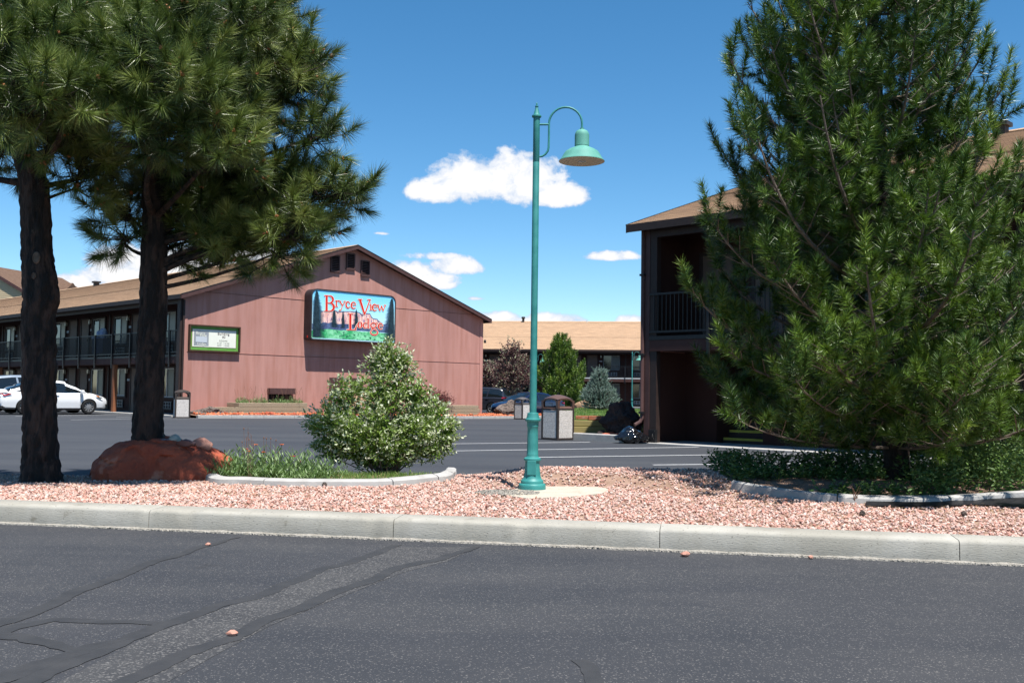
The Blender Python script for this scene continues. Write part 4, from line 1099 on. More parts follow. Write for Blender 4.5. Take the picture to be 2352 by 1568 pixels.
# ------------------------------------------------------------------ bed plants
def blades(name, label, pts, H0, w, m, parent=None, kind='stuff', cat_='grass', bend=.3):
    P_ = np.array(pts); k = len(P_); h = H0*(.5+.7*rng.random(k)); a = rng.random(k)*6.28; b_ = bend*rng.random(k)
    d1 = unit(np.stack([np.cos(a)*b_*.5, np.sin(a)*b_*.5, np.ones(k)],1)); d2 = unit(np.stack([np.cos(a)*b_*2, np.sin(a)*b_*2, np.ones(k)],1))
    ph = rng.random(k)*6.28; s = np.stack([np.cos(ph), np.sin(ph), np.zeros(k)],1)*w/2
    m1 = P_+d1*h[:,None]*.55; tp_ = m1+d2*h[:,None]*.45
    V = np.stack([P_-s, P_+s, m1-s*.8, m1+s*.8, tp_],1).reshape(-1,3); b0 = np.arange(k)[:,None]*5
    F = np.concatenate([b0+np.array([[0,1,3]]), b0+np.array([[0,3,2]]), b0+np.array([[2,3,4]])])
    o = np_obj(name, V, F, m, parent, rnd=np.repeat(rng.random(k),5))
    if parent is None: tag(o, label, cat_, kind=kind)
    return o
pts = []
while len(pts) < 9000:
    x = random.uniform(bedL[0].x, bedL[-1].x); y = random.uniform(10.9, 12.9)
    if in_bed(x, y, bedL) and y < yback(x)-.15: pts.append((x, y, hI(x,y)-.005))
blades('grass', 'short green grass inside the curved left edging around the round bush', pts, .07, .006, M_grass, bend=.7)
# leafy clump of blanket flowers left of the bush
def clump(name, label, base, n, H0, spread, m, L, Wd, seed, group=None, cat_='plant', squash=.6):
    root = empty(name, base, 0, label, cat_, group); rs = random.Random(seed)
    P_ = []; D_ = []; R_ = []
    for i in range(n):
        a = rs.random()*6.28; q = math.sqrt(rs.random())*spread; x, y = q*math.cos(a), q*math.sin(a)*squash; h = H0*(1-.6*(q/spread)**2)*rs.uniform(.4,1.1)
        lean = Vector((x*.5+rs.gauss(0,.05), y*.5+rs.gauss(0,.05), h)); t = rs.random()
        for k in range(7):
            t = (k+.6)/7; p = Vector((x,y,0))+lean*t; b_ = rs.random()*6.28
            P_.append(tuple(p)); D_.append((math.cos(b_)*.8, math.sin(b_)*.8, .55+.5*t)); R_.append(rs.random()*.6+.4*t)
    V, F = leaf_arrays(np.array(P_), np.array(D_), L, Wd, .15)
    np_obj('foliage', V, F, m, root, rnd=np.repeat(np.array(R_),4)); return root
def spot(px, py, z=None, Y=None):
    p = on_ground(px, py, .19)
    return Vector((p.x, p.y, hI(p.x, p.y)))
fl = spot(612, 1093)
cl = clump('flower_clump', 'low clump of grey-green leaves with orange and red daisy-like blooms left of the round bush', fl, 460, .36, .66, M_herb, .085, .016, 2, cat_='flowering plant', squash=.45)
def bloom(root, px, py, hpx, rnd_, rr=.024):
    p = at(px, hpx, fl.y-.1)-fl; q = MB(); q.tube([(p.x*.92, p.y, .12), (p.x, p.y, p.z)], .0028, 4); s = q.build('flower_stem', M_stem, root)
    P_ = []; D_ = []
    for k in range(16): a = k/16*6.283; P_.append((p.x,p.y,p.z)); D_.append((math.cos(a),math.sin(a)*.9,.25))
    V, F = leaf_arrays(np.array(P_), np.array(D_), rr, .012, .05); np_obj('petals', V, F, M_petal, s, rnd=np.full(len(V), rnd_))
    q = MB(); q.lathe([(.0,-.006),(.010,0),(.009,.007),(.0,.011)], 8, tuple(p)); q.build('flower_head', M_cone if rnd_ < .9 else M_cone, s)
for px, py, rn in ((588,1021,.9),(647,1021,.75),(673,1048,.1),(571,1036,.8),(606,1038,.6),(566,1031,.5)): bloom(cl, px, py, py, rn, .034 if px > 640 else .024)
for px, py in ((560,985),(572,1010),(606,1006),(612,1008),(622,1008),(634,1012),(556,1016),(640,1040),(690,1060)):
    p = at(px, py, fl.y-.05)-fl; q = MB(); q.tube([(p.x*.9,p.y,.1),(p.x,p.y,p.z)], .002, 4)
    q.lathe([(.0,-.01),(.008,0),(.006,.014),(0,.018)], 6, tuple(p)); q.build('seed_head', M_dry, cl)
for i, (px, py, n, H0, sp, lb) in enumerate(((690,1098,80,.16,.3,'small leafy clump between the daisy plant and the round bush'),(530,1092,70,.17,.26,'small green tuft at the left end of the left bed beside the red boulder'))):
    clump('leafy_clump', lb, spot(px,py), n, H0, sp, M_herb, .07, .014, 40+i)
q = spot(576, 1098); b_ = MB()
tops = [(570,985),(577,1000),(566,1006),(582,1015)]
gs = empty('grass_stalk', q, 0, 'tall thin dry grass stalks standing above the daisy clump', 'grass stalks')
for px, py in tops:
    p = at(px, py, q.y)-q; s = MB(); s.tube([(p.x*.4,0,0),(p.x*.8,0,p.z*.6),tuple(p)], [.003,.002,.001], 4); 
    for k in range(12): zz = p.z*(1-.02*k); s.bar((p.x,p.y,zz),(p.x+random.uniform(-.015,.015),p.y,zz+.02),.004,.002)
    s.build('stalk', M_dry, gs)
# shade plants under the right pine: countless
P_ = []; D_ = []; R_ = []
for i in range(2600):
    x = random.uniform(bedR[0].x-.1, bedR[-1].x+.6); y = random.uniform(10.5, 12.9)
    if not in_bed(x, y, bedR) : continue
    z0 = hI(x,y); dens = noise.noise(Vector((x*1.2,y*1.4,0)))
    if dens < (-.08 if x < 4.3 else -.25): continue
    rightness = sstep((x-3.6)/2.2); H0 = (.11+.34*rightness)*(.6+.8*random.random()) + .12*(y > 11.8)
    lean = Vector((random.gauss(0,.06), random.gauss(0,.06), H0))
    for k in range(9):
        t = (k+.7)/9; p = Vector((x,y,z0))+lean*t; a = random.random()*6.28
        P_.append(tuple(p)); D_.append((math.cos(a), math.sin(a), random.uniform(0,.8))); R_.append(random.random()*.5+.5*rightness)  # leaf tone drops to the left, standing in for the pine's shade
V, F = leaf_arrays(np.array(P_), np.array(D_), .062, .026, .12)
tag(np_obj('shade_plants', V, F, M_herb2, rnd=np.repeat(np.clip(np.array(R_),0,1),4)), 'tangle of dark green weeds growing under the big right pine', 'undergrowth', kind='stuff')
pts = []
for i in range(1500):
    x = random.uniform(5.2, 6.4); y = random.uniform(11.6, 12.7); pts.append((x,y,hI(x,y)))
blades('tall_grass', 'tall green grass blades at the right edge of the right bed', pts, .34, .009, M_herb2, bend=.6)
# dry seed-head sprays at the left end of the right bed
for i, (px, py, tops) in enumerate(((1735,1100,[(1655,1052),(1668,1050),(1682,1062),(1700,1058),(1716,1050),(1727,1068)]),(1790,1104,[(1745,1038),(1758,1060),(1775,1056),(1800,1048),(1812,1068)]),(1850,1108,[(1830,1045),(1845,1040),(1862,1052),(1880,1044)]))):
    q = spot(px, py); rt = empty('dry_weed', q, 0, ['dry brown weed with nodding seed heads reaching furthest left beside the right bed','dry brown seed-head spray just right of the leftmost dry weed','dry brown weed standing before the dark pine foliage, rightmost of the three'][i], 'weed')
    s = MB()
    for tx, ty in tops:
        p = at(tx, ty, q.y)-q; pth = bez(Vector((0,0,0)), Vector((p.x*.3,0,p.z*1.1)), p, 6); s.tube(pth, [.003]*5+[.0018,.001], 4, cap=False)
        for k in range(14):
            e = pth[-1].lerp(pth[-2], random.random()*1.2); s.bar(e, e+Vector((random.uniform(-.035,.01), random.uniform(-.02,.02), random.uniform(-.03,.012))), .006, .003)
    s.build('stems', M_dry, rt)
q = on_ground(1966, 1158, .15); rt = empty('dry_sprout', (q.x,q.y,hI(q.x,q.y)), 0, 'thin dry sprout leaning against the outside of the right bed edging', 'sprout'); s = MB()
for k in range(9): s.tube([(0,0,0),(random.uniform(-.03,.03),0,.08),(random.uniform(-.06,.06),random.uniform(-.03,.03),random.uniform(.12,.2))], [.004,.003,.001], 4)
s.build('stems', M_dry, rt)
# ------------------------------------------------------------------ courtyard trees
def gat(px, py, dep, z=None):
    p = at(px, py, dep); p.z = g(p.x, p.y) if z is None else z; return p
def cone_R(k):
    def f(z, a):
        for (z0,r0),(z1,r1) in zip(k[:-1],k[1:]):
            if z0 <= z <= z1: return r0+(r1-r0)*(z-z0)/(z1-z0)
        return .05
    return f
p = gat(1288, 925, 70)
bushy_pine('conical green pine in the courtyard behind the near litter bin', p, 5.05, cone_R([(0,1.2),(.8,1.75),(1.6,1.85),(2.6,1.55),(3.4,1.1),(4.3,.62),(5.1,.1)]), 21, ndl=60, nl=.17, w=.026, whorl=.36, nbr=6, shoot=.40, dens=.34, trunk_r=.1, candles=False, maxsh=2600, zmin=.1, tintbias=.1)
p = at(1376, 946, 37); 
bushy_pine('small silvery-blue spruce standing on the lawn by the tan boulder', Vector((p.x,p.y,.56)), 1.52, cone_R([(0,.50),(.35,.64),(.6,.56),(.9,.30),(1.3,.15),(1.65,.03)]), 33, ndl=60, nl=.028, w=.010, whorl=.085, nbr=8, shoot=.15, dens=.10, m=M_ndl3, name='spruce_tree', trunk_r=.03, candles=False, upcurve=.35, zmin=.1, bmat=M_bark)
kp = FPX/66
for i, (px, py, bls, lb) in enumerate(((1176,930,[(1178,850,46,52,1.2,10),(1176,806,24,30,.7,4),(1200,865,30,34,.9,5),(1152,860,34,36,.9,5)],'purple-leaved plum tree with a pointed crown left of the nearest lamp post'),
                                (1122,930,[(1122,862,26,30,.9,5),(1128,880,18,20,.6,3),(1112,845,22,22,.8,3)],'lower purple-leaved tree half hidden by the corner of the pink gable'))):
    p = gat(px, py, 66+i*3); kk = FPX/p.y
    bl_ = [(tuple(at(x,y,p.y)-p), (rx/kk, rd, ry/kk), w) for (x,y,rx,ry,rd,w) in bls]
    shrub('purple_tree', lb, p, bl_, 7500 if i == 0 else 3600, .13, .07, M_purple, 60+i, group=None, cat_='tree', stems=60, surf=.45, tipbright=.9)
    
# ================================================================== street lamps
def lampmat():
    mt, nt, b = _new('verdigris_paint'); N = nt.nodes; L = nt.links
    tc = N.new('ShaderNodeTexCoord'); n = N.new('ShaderNodeTexNoise'); n.inputs['Scale'].default_value = 9; n.inputs['Detail'].default_value = 8
    L.new(tc.outputs['Object'], n.inputs['Vector']); r = N.new('ShaderNodeValToRGB')
    r.color_ramp.elements[0].position = .35; r.color_ramp.elements[1].position = .7
    r.color_ramp.elements[0].color = (.022,.165,.158,1); r.color_ramp.elements[1].color = (.040,.225,.208,1); L.new(n.outputs[0], r.inputs[0])
    L.new(r.outputs[0], b.inputs['Base Color']); b.inputs['Roughness'].default_value = .5; b.inputs['Specular IOR Level'].default_value = .4
    bp = N.new('ShaderNodeBump'); bp.inputs['Strength'].default_value = .08; bp.inputs['Distance'].default_value = .004; n2 = N.new('ShaderNodeTexNoise'); n2.inputs['Scale'].default_value = 60
    L.new(tc.outputs['Object'], n2.inputs['Vector']); L.new(n2.outputs[0], bp.inputs['Height']); L.new(bp.outputs[0], b.inputs['Normal'])
    return mt
M_teal = lampmat()
M_tealpale = mat('weathered_verdigris', (.15,.44,.36), (.085,.33,.275), rough=.65, scale=6, stretch=(1,1,.5), lo=.35, hi=.7)
M_shadein = mat('cream_enamel', (.62,.58,.44), (.66,.62,.50), rough=.5, scale=5)
M_bulb = mat('frosted_glass', (.42,.44,.44), rough=.15, spec=.7)
q = on_ground(1222, 1124, .165); LP = Vector((q.x, q.y, .165))
lamp = empty('street_lamp', LP, 0, 'tall green lamp post with a bell shade standing on the gravel island', 'street lamp')
mm = .000768
def hz(y): return (1270-y)*mm
prof = [(190,1270),(190,1215),(187,1196),(178,1184),(158,1180),(158,1150),(152,1136),(138,1128),(128,1110),(118,1080),(112,1040),(104,960),(100,880),(102,872),(118,866),(121,852),(117,836),(104,828),(88,820),(81,800)]
s = MB(); s.lathe([(r*mm, hz(y)) for r, y in prof], 40); s.build('base', M_teal, lamp, smooth=True, angle=40)
# fluted column
n = 72; vs = []; rows = [(800,80,0),(775,80,0),(768,79,1),(700,77,1),(600,75,1),(500,73,1),(446,72,1),(436,72,0),(405,76,0),(398,80,0)]
for (y, r, fl) in rows:
    for k in range(n):
        a = 2*math.pi*k/n; e = 1-.055*fl*(.5-.5*math.cos(a*18)) ; vs.append((r*mm*e*math.cos(a), r*mm*e*math.sin(a), hz(y)))
s = MB(); s.add(vs, [(i*n+k, i*n+(k+1)%n, (i+1)*n+(k+1)%n, (i+1)*n+k) for i in range(len(rows)-1) for k in range(n)]); s.build('fluted_column', M_teal, lamp, smooth=True, angle=60)
prof = [(80,398),(82,335),(84,328),(104,322),(110,308),(108,292),(92,284),(86,262),(80,232),(78,215),(74,206),(50,202),(46,200)]
s = MB(); s.lathe([(r*mm, hz(y)) for r, y in prof], 40); s.build('collar', M_teal, lamp, smooth=True, angle=40)
TOPZ = 4.484-.00111*270-.165
s = MB(); s.lathe([(.0375, .80),(.0365, 1.8),(.0355, TOPZ-.50),(.0352,TOPZ-.499),(.0358,TOPZ-.498),(.0355,TOPZ)], 32); s.build('pole', M_teal, lamp, smooth=True, angle=40)
LZ = lambda y: 4.484-.00111*y-.165
s = MB(); s.lathe([(.050,LZ(276)),(.053,LZ(268)),(.050,LZ(258)),(.036,LZ(252)),(.030,LZ(235)),(.014,LZ(178)),(.019,LZ(173)),(.019,LZ(165)),(.008,LZ(160)),(.0085,LZ(140)),(.005,LZ(132)),(.001,LZ(129))], 24); s.build('finial', M_teal, lamp, smooth=True, angle=40)
s = MB(); s.b2((-.05,-.094,.16),(.045,-.080,.31)); s.build('access_panel', M_teal, lamp, bevel=.004)
# arm
mx = .00111; AX = lambda x: (x-470)*mx
pts = [(AX(503),LZ(665)),(AX(530),LZ(660)),(AX(560),LZ(640)),(AX(582),LZ(610)),(AX(590),LZ(575)),(AX(592),LZ(500)),(AX(592),LZ(400)),(AX(592),LZ(330))]
cx_, cz_ = AX(752), LZ(338)
for k in range(1, 15):
    a = math.pi - math.pi*k/14; pts.append((cx_+.178*math.cos(a), cz_+.178*math.sin(a)))
pts.append((AX(913),LZ(392)))
s = MB(); s.tube([(x,0,z) for x, z in pts], .0115, 12); s.tube([(AX(500),0,LZ(347)),(AX(592),0,LZ(347))], .0115, 12); arm = s.build('arm', M_teal, lamp, smooth=True, angle=60)
sx = AX(914)
s = MB(); s.lathe([(.012,LZ(384)),(.022,LZ(386)),(.022,LZ(398)),(.035,LZ(402)),(.060,LZ(414)),(.074,LZ(436)),(.078,LZ(460)),(.078,LZ(556)),(.079,LZ(560)),(.076,LZ(562)),(.079,LZ(572))], 32, (sx,0,0)); s.build('lamp_neck', M_tealpale, lamp, smooth=True, angle=35)
out = [(.078,LZ(572)),(.095,LZ(578)),(.140,LZ(596)),(.178,LZ(618)),(.198,LZ(645)),(.214,LZ(672)),(.232,LZ(694)),(.246,LZ(708)),(.247,LZ(713))]
s = MB(); s.lathe(out, 48, (sx,0,0)); s.f = s.f[:-2]; shade = s.build('lamp_shade', M_tealpale, lamp, smooth=True, angle=50)
inn = [(.245,LZ(713)),(.230,LZ(698)),(.210,LZ(676)),(.194,LZ(650)),(.172,LZ(624)),(.130,LZ(602)),(.05,LZ(588)),(.001,LZ(588))]
s = MB(); s.lathe(inn, 48, (sx,0,0)); s.f = s.f[:-1]; s.build('shade_lining', M_shadein, shade, smooth=True, angle=50)
s = MB(); s.lathe([(.03,LZ(590)),(.05,LZ(610)),(.058,LZ(650)),(.058,LZ(705)),(.045,LZ(716)),(.001,LZ(720))], 24, (sx,0,0)); s.build('bulb_globe', M_bulb, lamp, smooth=True)
for k in range(2):
    s = MB(); s.lathe([(.003,0),(.003,.002),(.001,.003)], 6, (0,0,0)); s.M = None
lamp.rotation_euler.z = R(-4); lamp.scale = (1.019,)*3
p = at(1231, 922, 80); lb1 = copy_tree(lamp, None, (p.x, p.y, 0), R(-4), 'distant green lamp whose shade peeps out just right of the nearest lamp post'); 
p = at(1451.5, 922, 73); lb2 = copy_tree(lamp, None, (p.x, p.y, 0), R(-4), 'distant thin green lamp post beside the corner downspout of the near lodge')
for o in (lamp, lb1, lb2): o['group'] = 'green bell-shade lamp posts'

# ================================================================== litter bins
M_agg = mat('pebble_aggregate', (.80,.75,.70), (.88,.83,.78), rough=.95, scale=20, c3=(.13,.105,.095), s3=75, t3=(.55,.63), bump=1.0, bscale=70, bdist=.012)
M_binframe = mat('bin_frame', (.045,.035,.032), (.06,.047,.042), rough=.6, scale=5)
M_binlid = mat('brown_lid', (.115,.062,.048), (.14,.078,.062), rough=.45, scale=5, spec=.5)
M_binlid2 = mat('faded_lid', (.10,.095,.095), (.13,.12,.12), rough=.6, scale=5)
def bin_(loc, rz, label, lidm, h=1.17, w=.61):
    root = empty('litter_bin', loc, rz, label, 'litter bin', 'litter bins'); hw = w/2; zb = .80*h/1.17
    q = MB()
    for sx_ in (-1,1):
        for sy_ in (-1,1): q.box((sx_*(hw-.03), sy_*(hw-.03), zb/2+.01), (.06,.06,zb+.02))
    q.box((0,0,.03), (w-.004,w-.004,.05)); q.box((0,0,zb+.0), (w-.002,w-.002,.04)); q.build('frame', M_binframe, root, bevel=.006)
    q = MB(); q.box((0,0,zb/2), (w-.10,w-.10,zb-.1)); q.build('liner', M_void, root)
    for k in range(4):
        q = MB(); q.box((0,0,0), (w-.128, .022, zb-.092)); o = q.build('aggregate_panel', M_agg, root, loc=(0,0,0))
        a = k*math.pi/2; o.location = (math.sin(a)*(hw-.018), -math.cos(a)*(hw-.018), zb/2+.013); o.rotation_euler = (0,0,a)
    # hooded lid: four posts carrying a domed top with arched mouths
    q = MB(); z0 = zb+.021
    for sx_ in (-1,1):
        for sy_ in (-1,1): q.box((sx_*(hw-.035), sy_*(hw-.035), z0+.10), (.07,.07,.20))
    n = 16; z1 = z0+.20
    for k in range(4):
        a = k*math.pi/2; M3 = Matrix.Rotation(a, 3, 'Z')
        # arch spandrel
        vs = []
        for i in range(n+1):
            t = -1+2*i/n; x = t*(hw-.065); top = z1+.045*(1-t*t)+.02; und = z0+.135+.085*(1-t**4)*1.0
            for (yy, zz) in ((-hw,und),(-hw,top),(-hw+.05,top),(-hw+.05,und)): vs.append(M3 @ Vector((x,yy,zz)))
        q.add(vs, [(i*4+j, (i+1)*4+j, (i+1)*4+(j+1)%4, i*4+(j+1)%4) for i in range(n) for j in range(4)])
    q.build('hood', lidm, root, bevel=0)
    q = MB(); N_ = 14; vs = []
    for i in range(N_+1):
        for j in range(N_+1):
            u = -1+2*i/N_; v = -1+2*j/N_; e = max(abs(u),abs(v))
            side = .045*(1-(u*u if abs(v) > abs(u) else v*v))
            z = z1+.018 + .045*(1-min(u*u,v*v)) * 1.0 - .0 + .095*(1-u*u)*(1-v*v)**.8*.9
            vs.append((u*hw*1.0, v*hw*1.0, z - .0))
    q.add(vs, [(i*(N_+1)+j, (i+1)*(N_+1)+j, (i+1)*(N_+1)+j+1, i*(N_+1)+j+1) for i in range(N_) for j in range(N_)]); q.build('lid', lidm, root, smooth=True)
    q = MB(); q.box((0,0,z0-.002+.01), (w-.06,w-.06,.02)); 
    for k in range(4):
        a = k*math.pi/2; M3 = Matrix.Rotation(a, 3, 'Z'); pts = [M3 @ Vector(v) for v in ((-(hw-.07),-hw,z0),(hw-.07,-hw,z0),(hw-.07,-hw+.06,z0+.05),(-(hw-.07),-hw+.06,z0+.05))]
        q.add(pts, [(0,1,2,3)])
    q.build('sill', lidm, root)
    return root
p = on_ground(1280, 1008.5); bin_((p.x,p.y-.15,g(p.x,p.y)), R(42), 'litter bin with pebbled panels and brown domed lid just right of the lamp post', M_binlid)
p = at(417, 954, 42.3); bin_((p.x,p.y,g(p.x,p.y)), R(-66), 'pebble-sided litter bin at the left corner of the pink gable', M_binframe)
p = at(1199, 959, 53.5); bin_((p.x,p.y,g(p.x,p.y)), R(46), 'far litter bin with grey lid half hidden behind the lamp post, before the blue car', M_binlid2, h=1.15)

# ================================================================== lodge sign
def flat(mt_c): return mt_c
M_cab = mat('sign_cabinet', (.020,.019,.024), (.04,.036,.042), rough=.4, scale=3)
M_signframe = mat('sign_frame', (.035,.033,.040), (.07,.066,.07), rough=.45, scale=12)
def signsky():
    mt, nt, b = _new('printed_sky'); N = nt.nodes; L = nt.links
    tc = N.new('ShaderNodeTexCoord'); sp = N.new('ShaderNodeSeparateXYZ'); L.new(tc.outputs['Object'], sp.inputs[0])
    mr = N.new('ShaderNodeMapRange'); mr.inputs['From Min'].default_value = .9; mr.inputs['From Max'].default_value = 2.4; L.new(sp.outputs[2], mr.inputs[0])
    r = N.new('ShaderNodeValToRGB'); r.color_ramp.elements[0].color = (.50,.76,.86,1); r.color_ramp.elements[1].color = (.14,.56,.82,1); L.new(mr.outputs[0], r.inputs[0])
    L.new(r.outputs[0], b.inputs['Base Color']); b.inputs['Roughness'].default_value = .3; return mt
M_psky = signsky()
M_pmead = mat('printed_meadow', k=.95, c1=(.02,.33,.10), c2=(.25,.66,.38), rough=.3, scale=2.6, stretch=(1,1,1.8), lo=.38, hi=.62, c3=(.01,.10,.06), s3=5, t3=(.56,.66))
M_pcliff = mat('printed_cliffs', k=.95, c1=(.68,.36,.30), c2=(.86,.62,.55), rough=.3, scale=2.2, stretch=(1,5,.8), lo=.4, hi=.6, c3=(.10,.07,.26), s3=5.5, t3=(.56,.64))
M_pdark = mat('printed_ridge', k=.95, c1=(.035,.045,.12), c2=(.10,.16,.30), rough=.3, scale=4)
M_ptree = mat('printed_tree', k=.95, c1=(.005,.014,.022), c2=(.018,.04,.055), rough=.3, scale=7)
M_red = mat('red_lettering', k=.95, c1=(.62,.018,.010), rough=.3)
M_cream = mat('cream_outline', k=.95, c1=(.80,.72,.58), rough=.3)
sp_ = CB + UY*6.14; SG = empty('wall_sign', (sp_.x, sp_.y, 3.55), R(-45), 'large rounded lodge sign with red lettering over painted cliffs and pines on the pink gable', 'sign')
SW, SH, SD = 5.04, 2.42, .60
def rrect(w, h, r, d, inset=0.0, n=7):
    pts = []
    for cx, cy, a0 in ((w-r,h-r,0),(r,h-r,90),(r,r*.35,180),(w-r,r*.35,270)):
        rr = r if cy > h/2 else r*.35
        cx2 = w-rr if cx > w/2 else rr; cy2 = cy
        for k in range(n+1): a = R(a0+90*k/n); pts.append((d, cx2+(rr-inset)*math.cos(a), cy2+(rr-inset)*math.sin(a)))
    return pts
q = MB(); a = rrect(SW, SH, .34, .005); q.prism(a, (SD-.045, 0, 0)); q.build('cabinet', M_cab, SG)
o1 = rrect(SW, SH, .34, SD-.039); o2 = rrect(SW, SH, .34, SD); i2 = rrect(SW, SH, .34, SD, .055); i1 = rrect(SW, SH, .34, SD-.039, .055); n = len(o1)
q = MB(); q.add(o1+o2+i2+i1, [(k,(k+1)%n,n+(k+1)%n,n+k) for k in range(n)]+[(n+k,n+(k+1)%n,2*n+(k+1)%n,2*n+k) for k in range(n)]+[(2*n+k,2*n+(k+1)%n,3*n+(k+1)%n,3*n+k) for k in range(n)]); q.build('frame', M_signframe, SG)
q = MB(); q.add(rrect(SW, SH, .34, SD-.030, .054), [tuple(range(n))]); q.build('face_panel', M_psky, SG)
FD = SD-.028
def S2(x, y):
    """a place on the sign face, read off the photograph, as (along, up) in metres"""
    xl = 480-(y-300)*.0167; xr = 2035-(y-400)*.023
    s = (x-xl)/(xr-xl); t = s*48.1/(51.7*(1-s)+s*48.1)
    yt = 300+100*s; yb = 1200+70*s; v = (y-yt)/(yb-yt)
    return .06+4.92*t, 2.36-2.28*v
def poly_on(name, pts, m, d, parent=SG, raw=False):
    P_ = [(FD+d, *((p if raw else S2(*p)))) for p in pts]
    bm = bmesh.new(); vs = [bm.verts.new(p) for p in P_]; f = bm.faces.new(vs); bmesh.ops.triangulate(bm, faces=[f]); me = bpy.data.meshes.new(name); bm.to_mesh(me); bm.free()
    me.materials.append(m); o = bpy.data.objects.new(name, me); link(o, parent); return o
# clipped meadow, ridge and cliffs
poly_on('printed_cliffs', [(640,1040),(640,720),(700,700),(760,700),(800,690),(905,690),(960,740),(1000,705),(1190,695),(1210,690),(1330,710),(1380,730),(1420,780),(1450,740),(1560,735),(1590,800),(1620,825),(1700,835),(1715,890),(1800,900),(1850,1040)], M_pcliff, .0015)
poly_on('printed_ridge', [(640,722),(700,706),(800,694),(905,690),(930,700),(960,745),(985,715),(1190,702),(1330,716),(1378,735),(1422,790),(1455,745),(1560,740),(1592,806),(1625,832),(1700,842),(1720,892),(1800,908),
        (1800,898),(1728,880),(1708,826),(1625,815),(1600,790),(1565,722),(1450,724),(1422,765),(1385,715),(1335,700),(1190,688),(985,700),(965,728),(935,688),(905,676),(800,680),(700,694),(640,708)], M_pdark, .0025)
poly_on('printed_forest', [(474,1040),(476,930),(560,960),(640,930),(700,905),(780,920),(850,900),(960,935),(1100,930),(1250,940),(1400,985),(1560,1000),(1700,985),(1800,930),(1900,905),(2020,930),(2018,1110),(1800,1080),(1500,1060),(1200,1050),(900,1050),(700,1040)], M_pdark, .0035)
poly_on('printed_meadow', [(468,1196),(470,1060),(560,1040),(700,1050),(800,1032),(1000,1055),(1200,1048),(1400,1075),(1600,1070),(1800,1095),(2014,1110),(2008,1262),(1900,1258),(1300,1228),(800,1206)], M_pmead, .0045)
def jag_tree(cx, top, bot, w, d, seed, clip=None):
    rs = random.Random(seed); L_ = []; R_ = []; n = int((bot-top)/22)+2
    for k in range(n):
        t = k/n; y = top+(bot-top)*t; ww = w*(t**.6)
        L_ += [(cx-ww*rs.uniform(.75,1.1)-3, y+14), (cx-ww*.45-2, y+8+rs.uniform(-3,4))]; R_ += [(cx+ww*rs.uniform(.75,1.1)+3, y+14), (cx+ww*.45+2, y+8+rs.uniform(-3,4))]
    pts = [(cx,top)]+R_+[(cx+5,bot+20),(cx-5,bot+20)]+L_[::-1]
    if clip: pts = [(max(clip[0],min(clip[1],x)), min(y, clip[2])) for x, y in pts]
    P_ = [(FD+d, *S2(*p)) for p in pts]; n2 = len(P_)
    q = MB()
    for k in range(n):   # each row of boughs is its own jagged band
        t = k/n; y = top+(bot-top)*t
        a = L_[2*k]; b_ = R_[2*k]; c = R_[2*k+1] ; dd = L_[2*k+1]
        def cl(p): return (max(clip[0],min(clip[1],p[0])), min(p[1],clip[2])) if clip else p
        base = [(cx-2,y-16), cl((cx+abs(c[0]-cx)*.8, y)), cl(b_), cl((cx+abs(c[0]-cx)*.5,y+16)), cl((cx,y+20)), cl((cx-abs(dd[0]-cx)*.5,y+16)), cl(a), cl((cx-abs(dd[0]-cx)*.8,y))]
        base[0] = cl(base[0]); q.add([(FD+d+.0001*k, *S2(*p)) for p in base], [(0,1,2,3,4,5,6,7)])
    return q.build('printed_tree', M_ptree, SG)
jag_tree(560, 305, 1190, 205, .006, 1, (474,2000,1195)); jag_tree(1978, 418, 1230, 215, .0062, 2, (0,2016,1240))
jag_tree(890, 650, 1000, 85, .0075, 3); jag_tree(1058, 680, 1010, 52, .0075, 4); jag_tree(1308, 645, 1010, 72, .0075, 5)
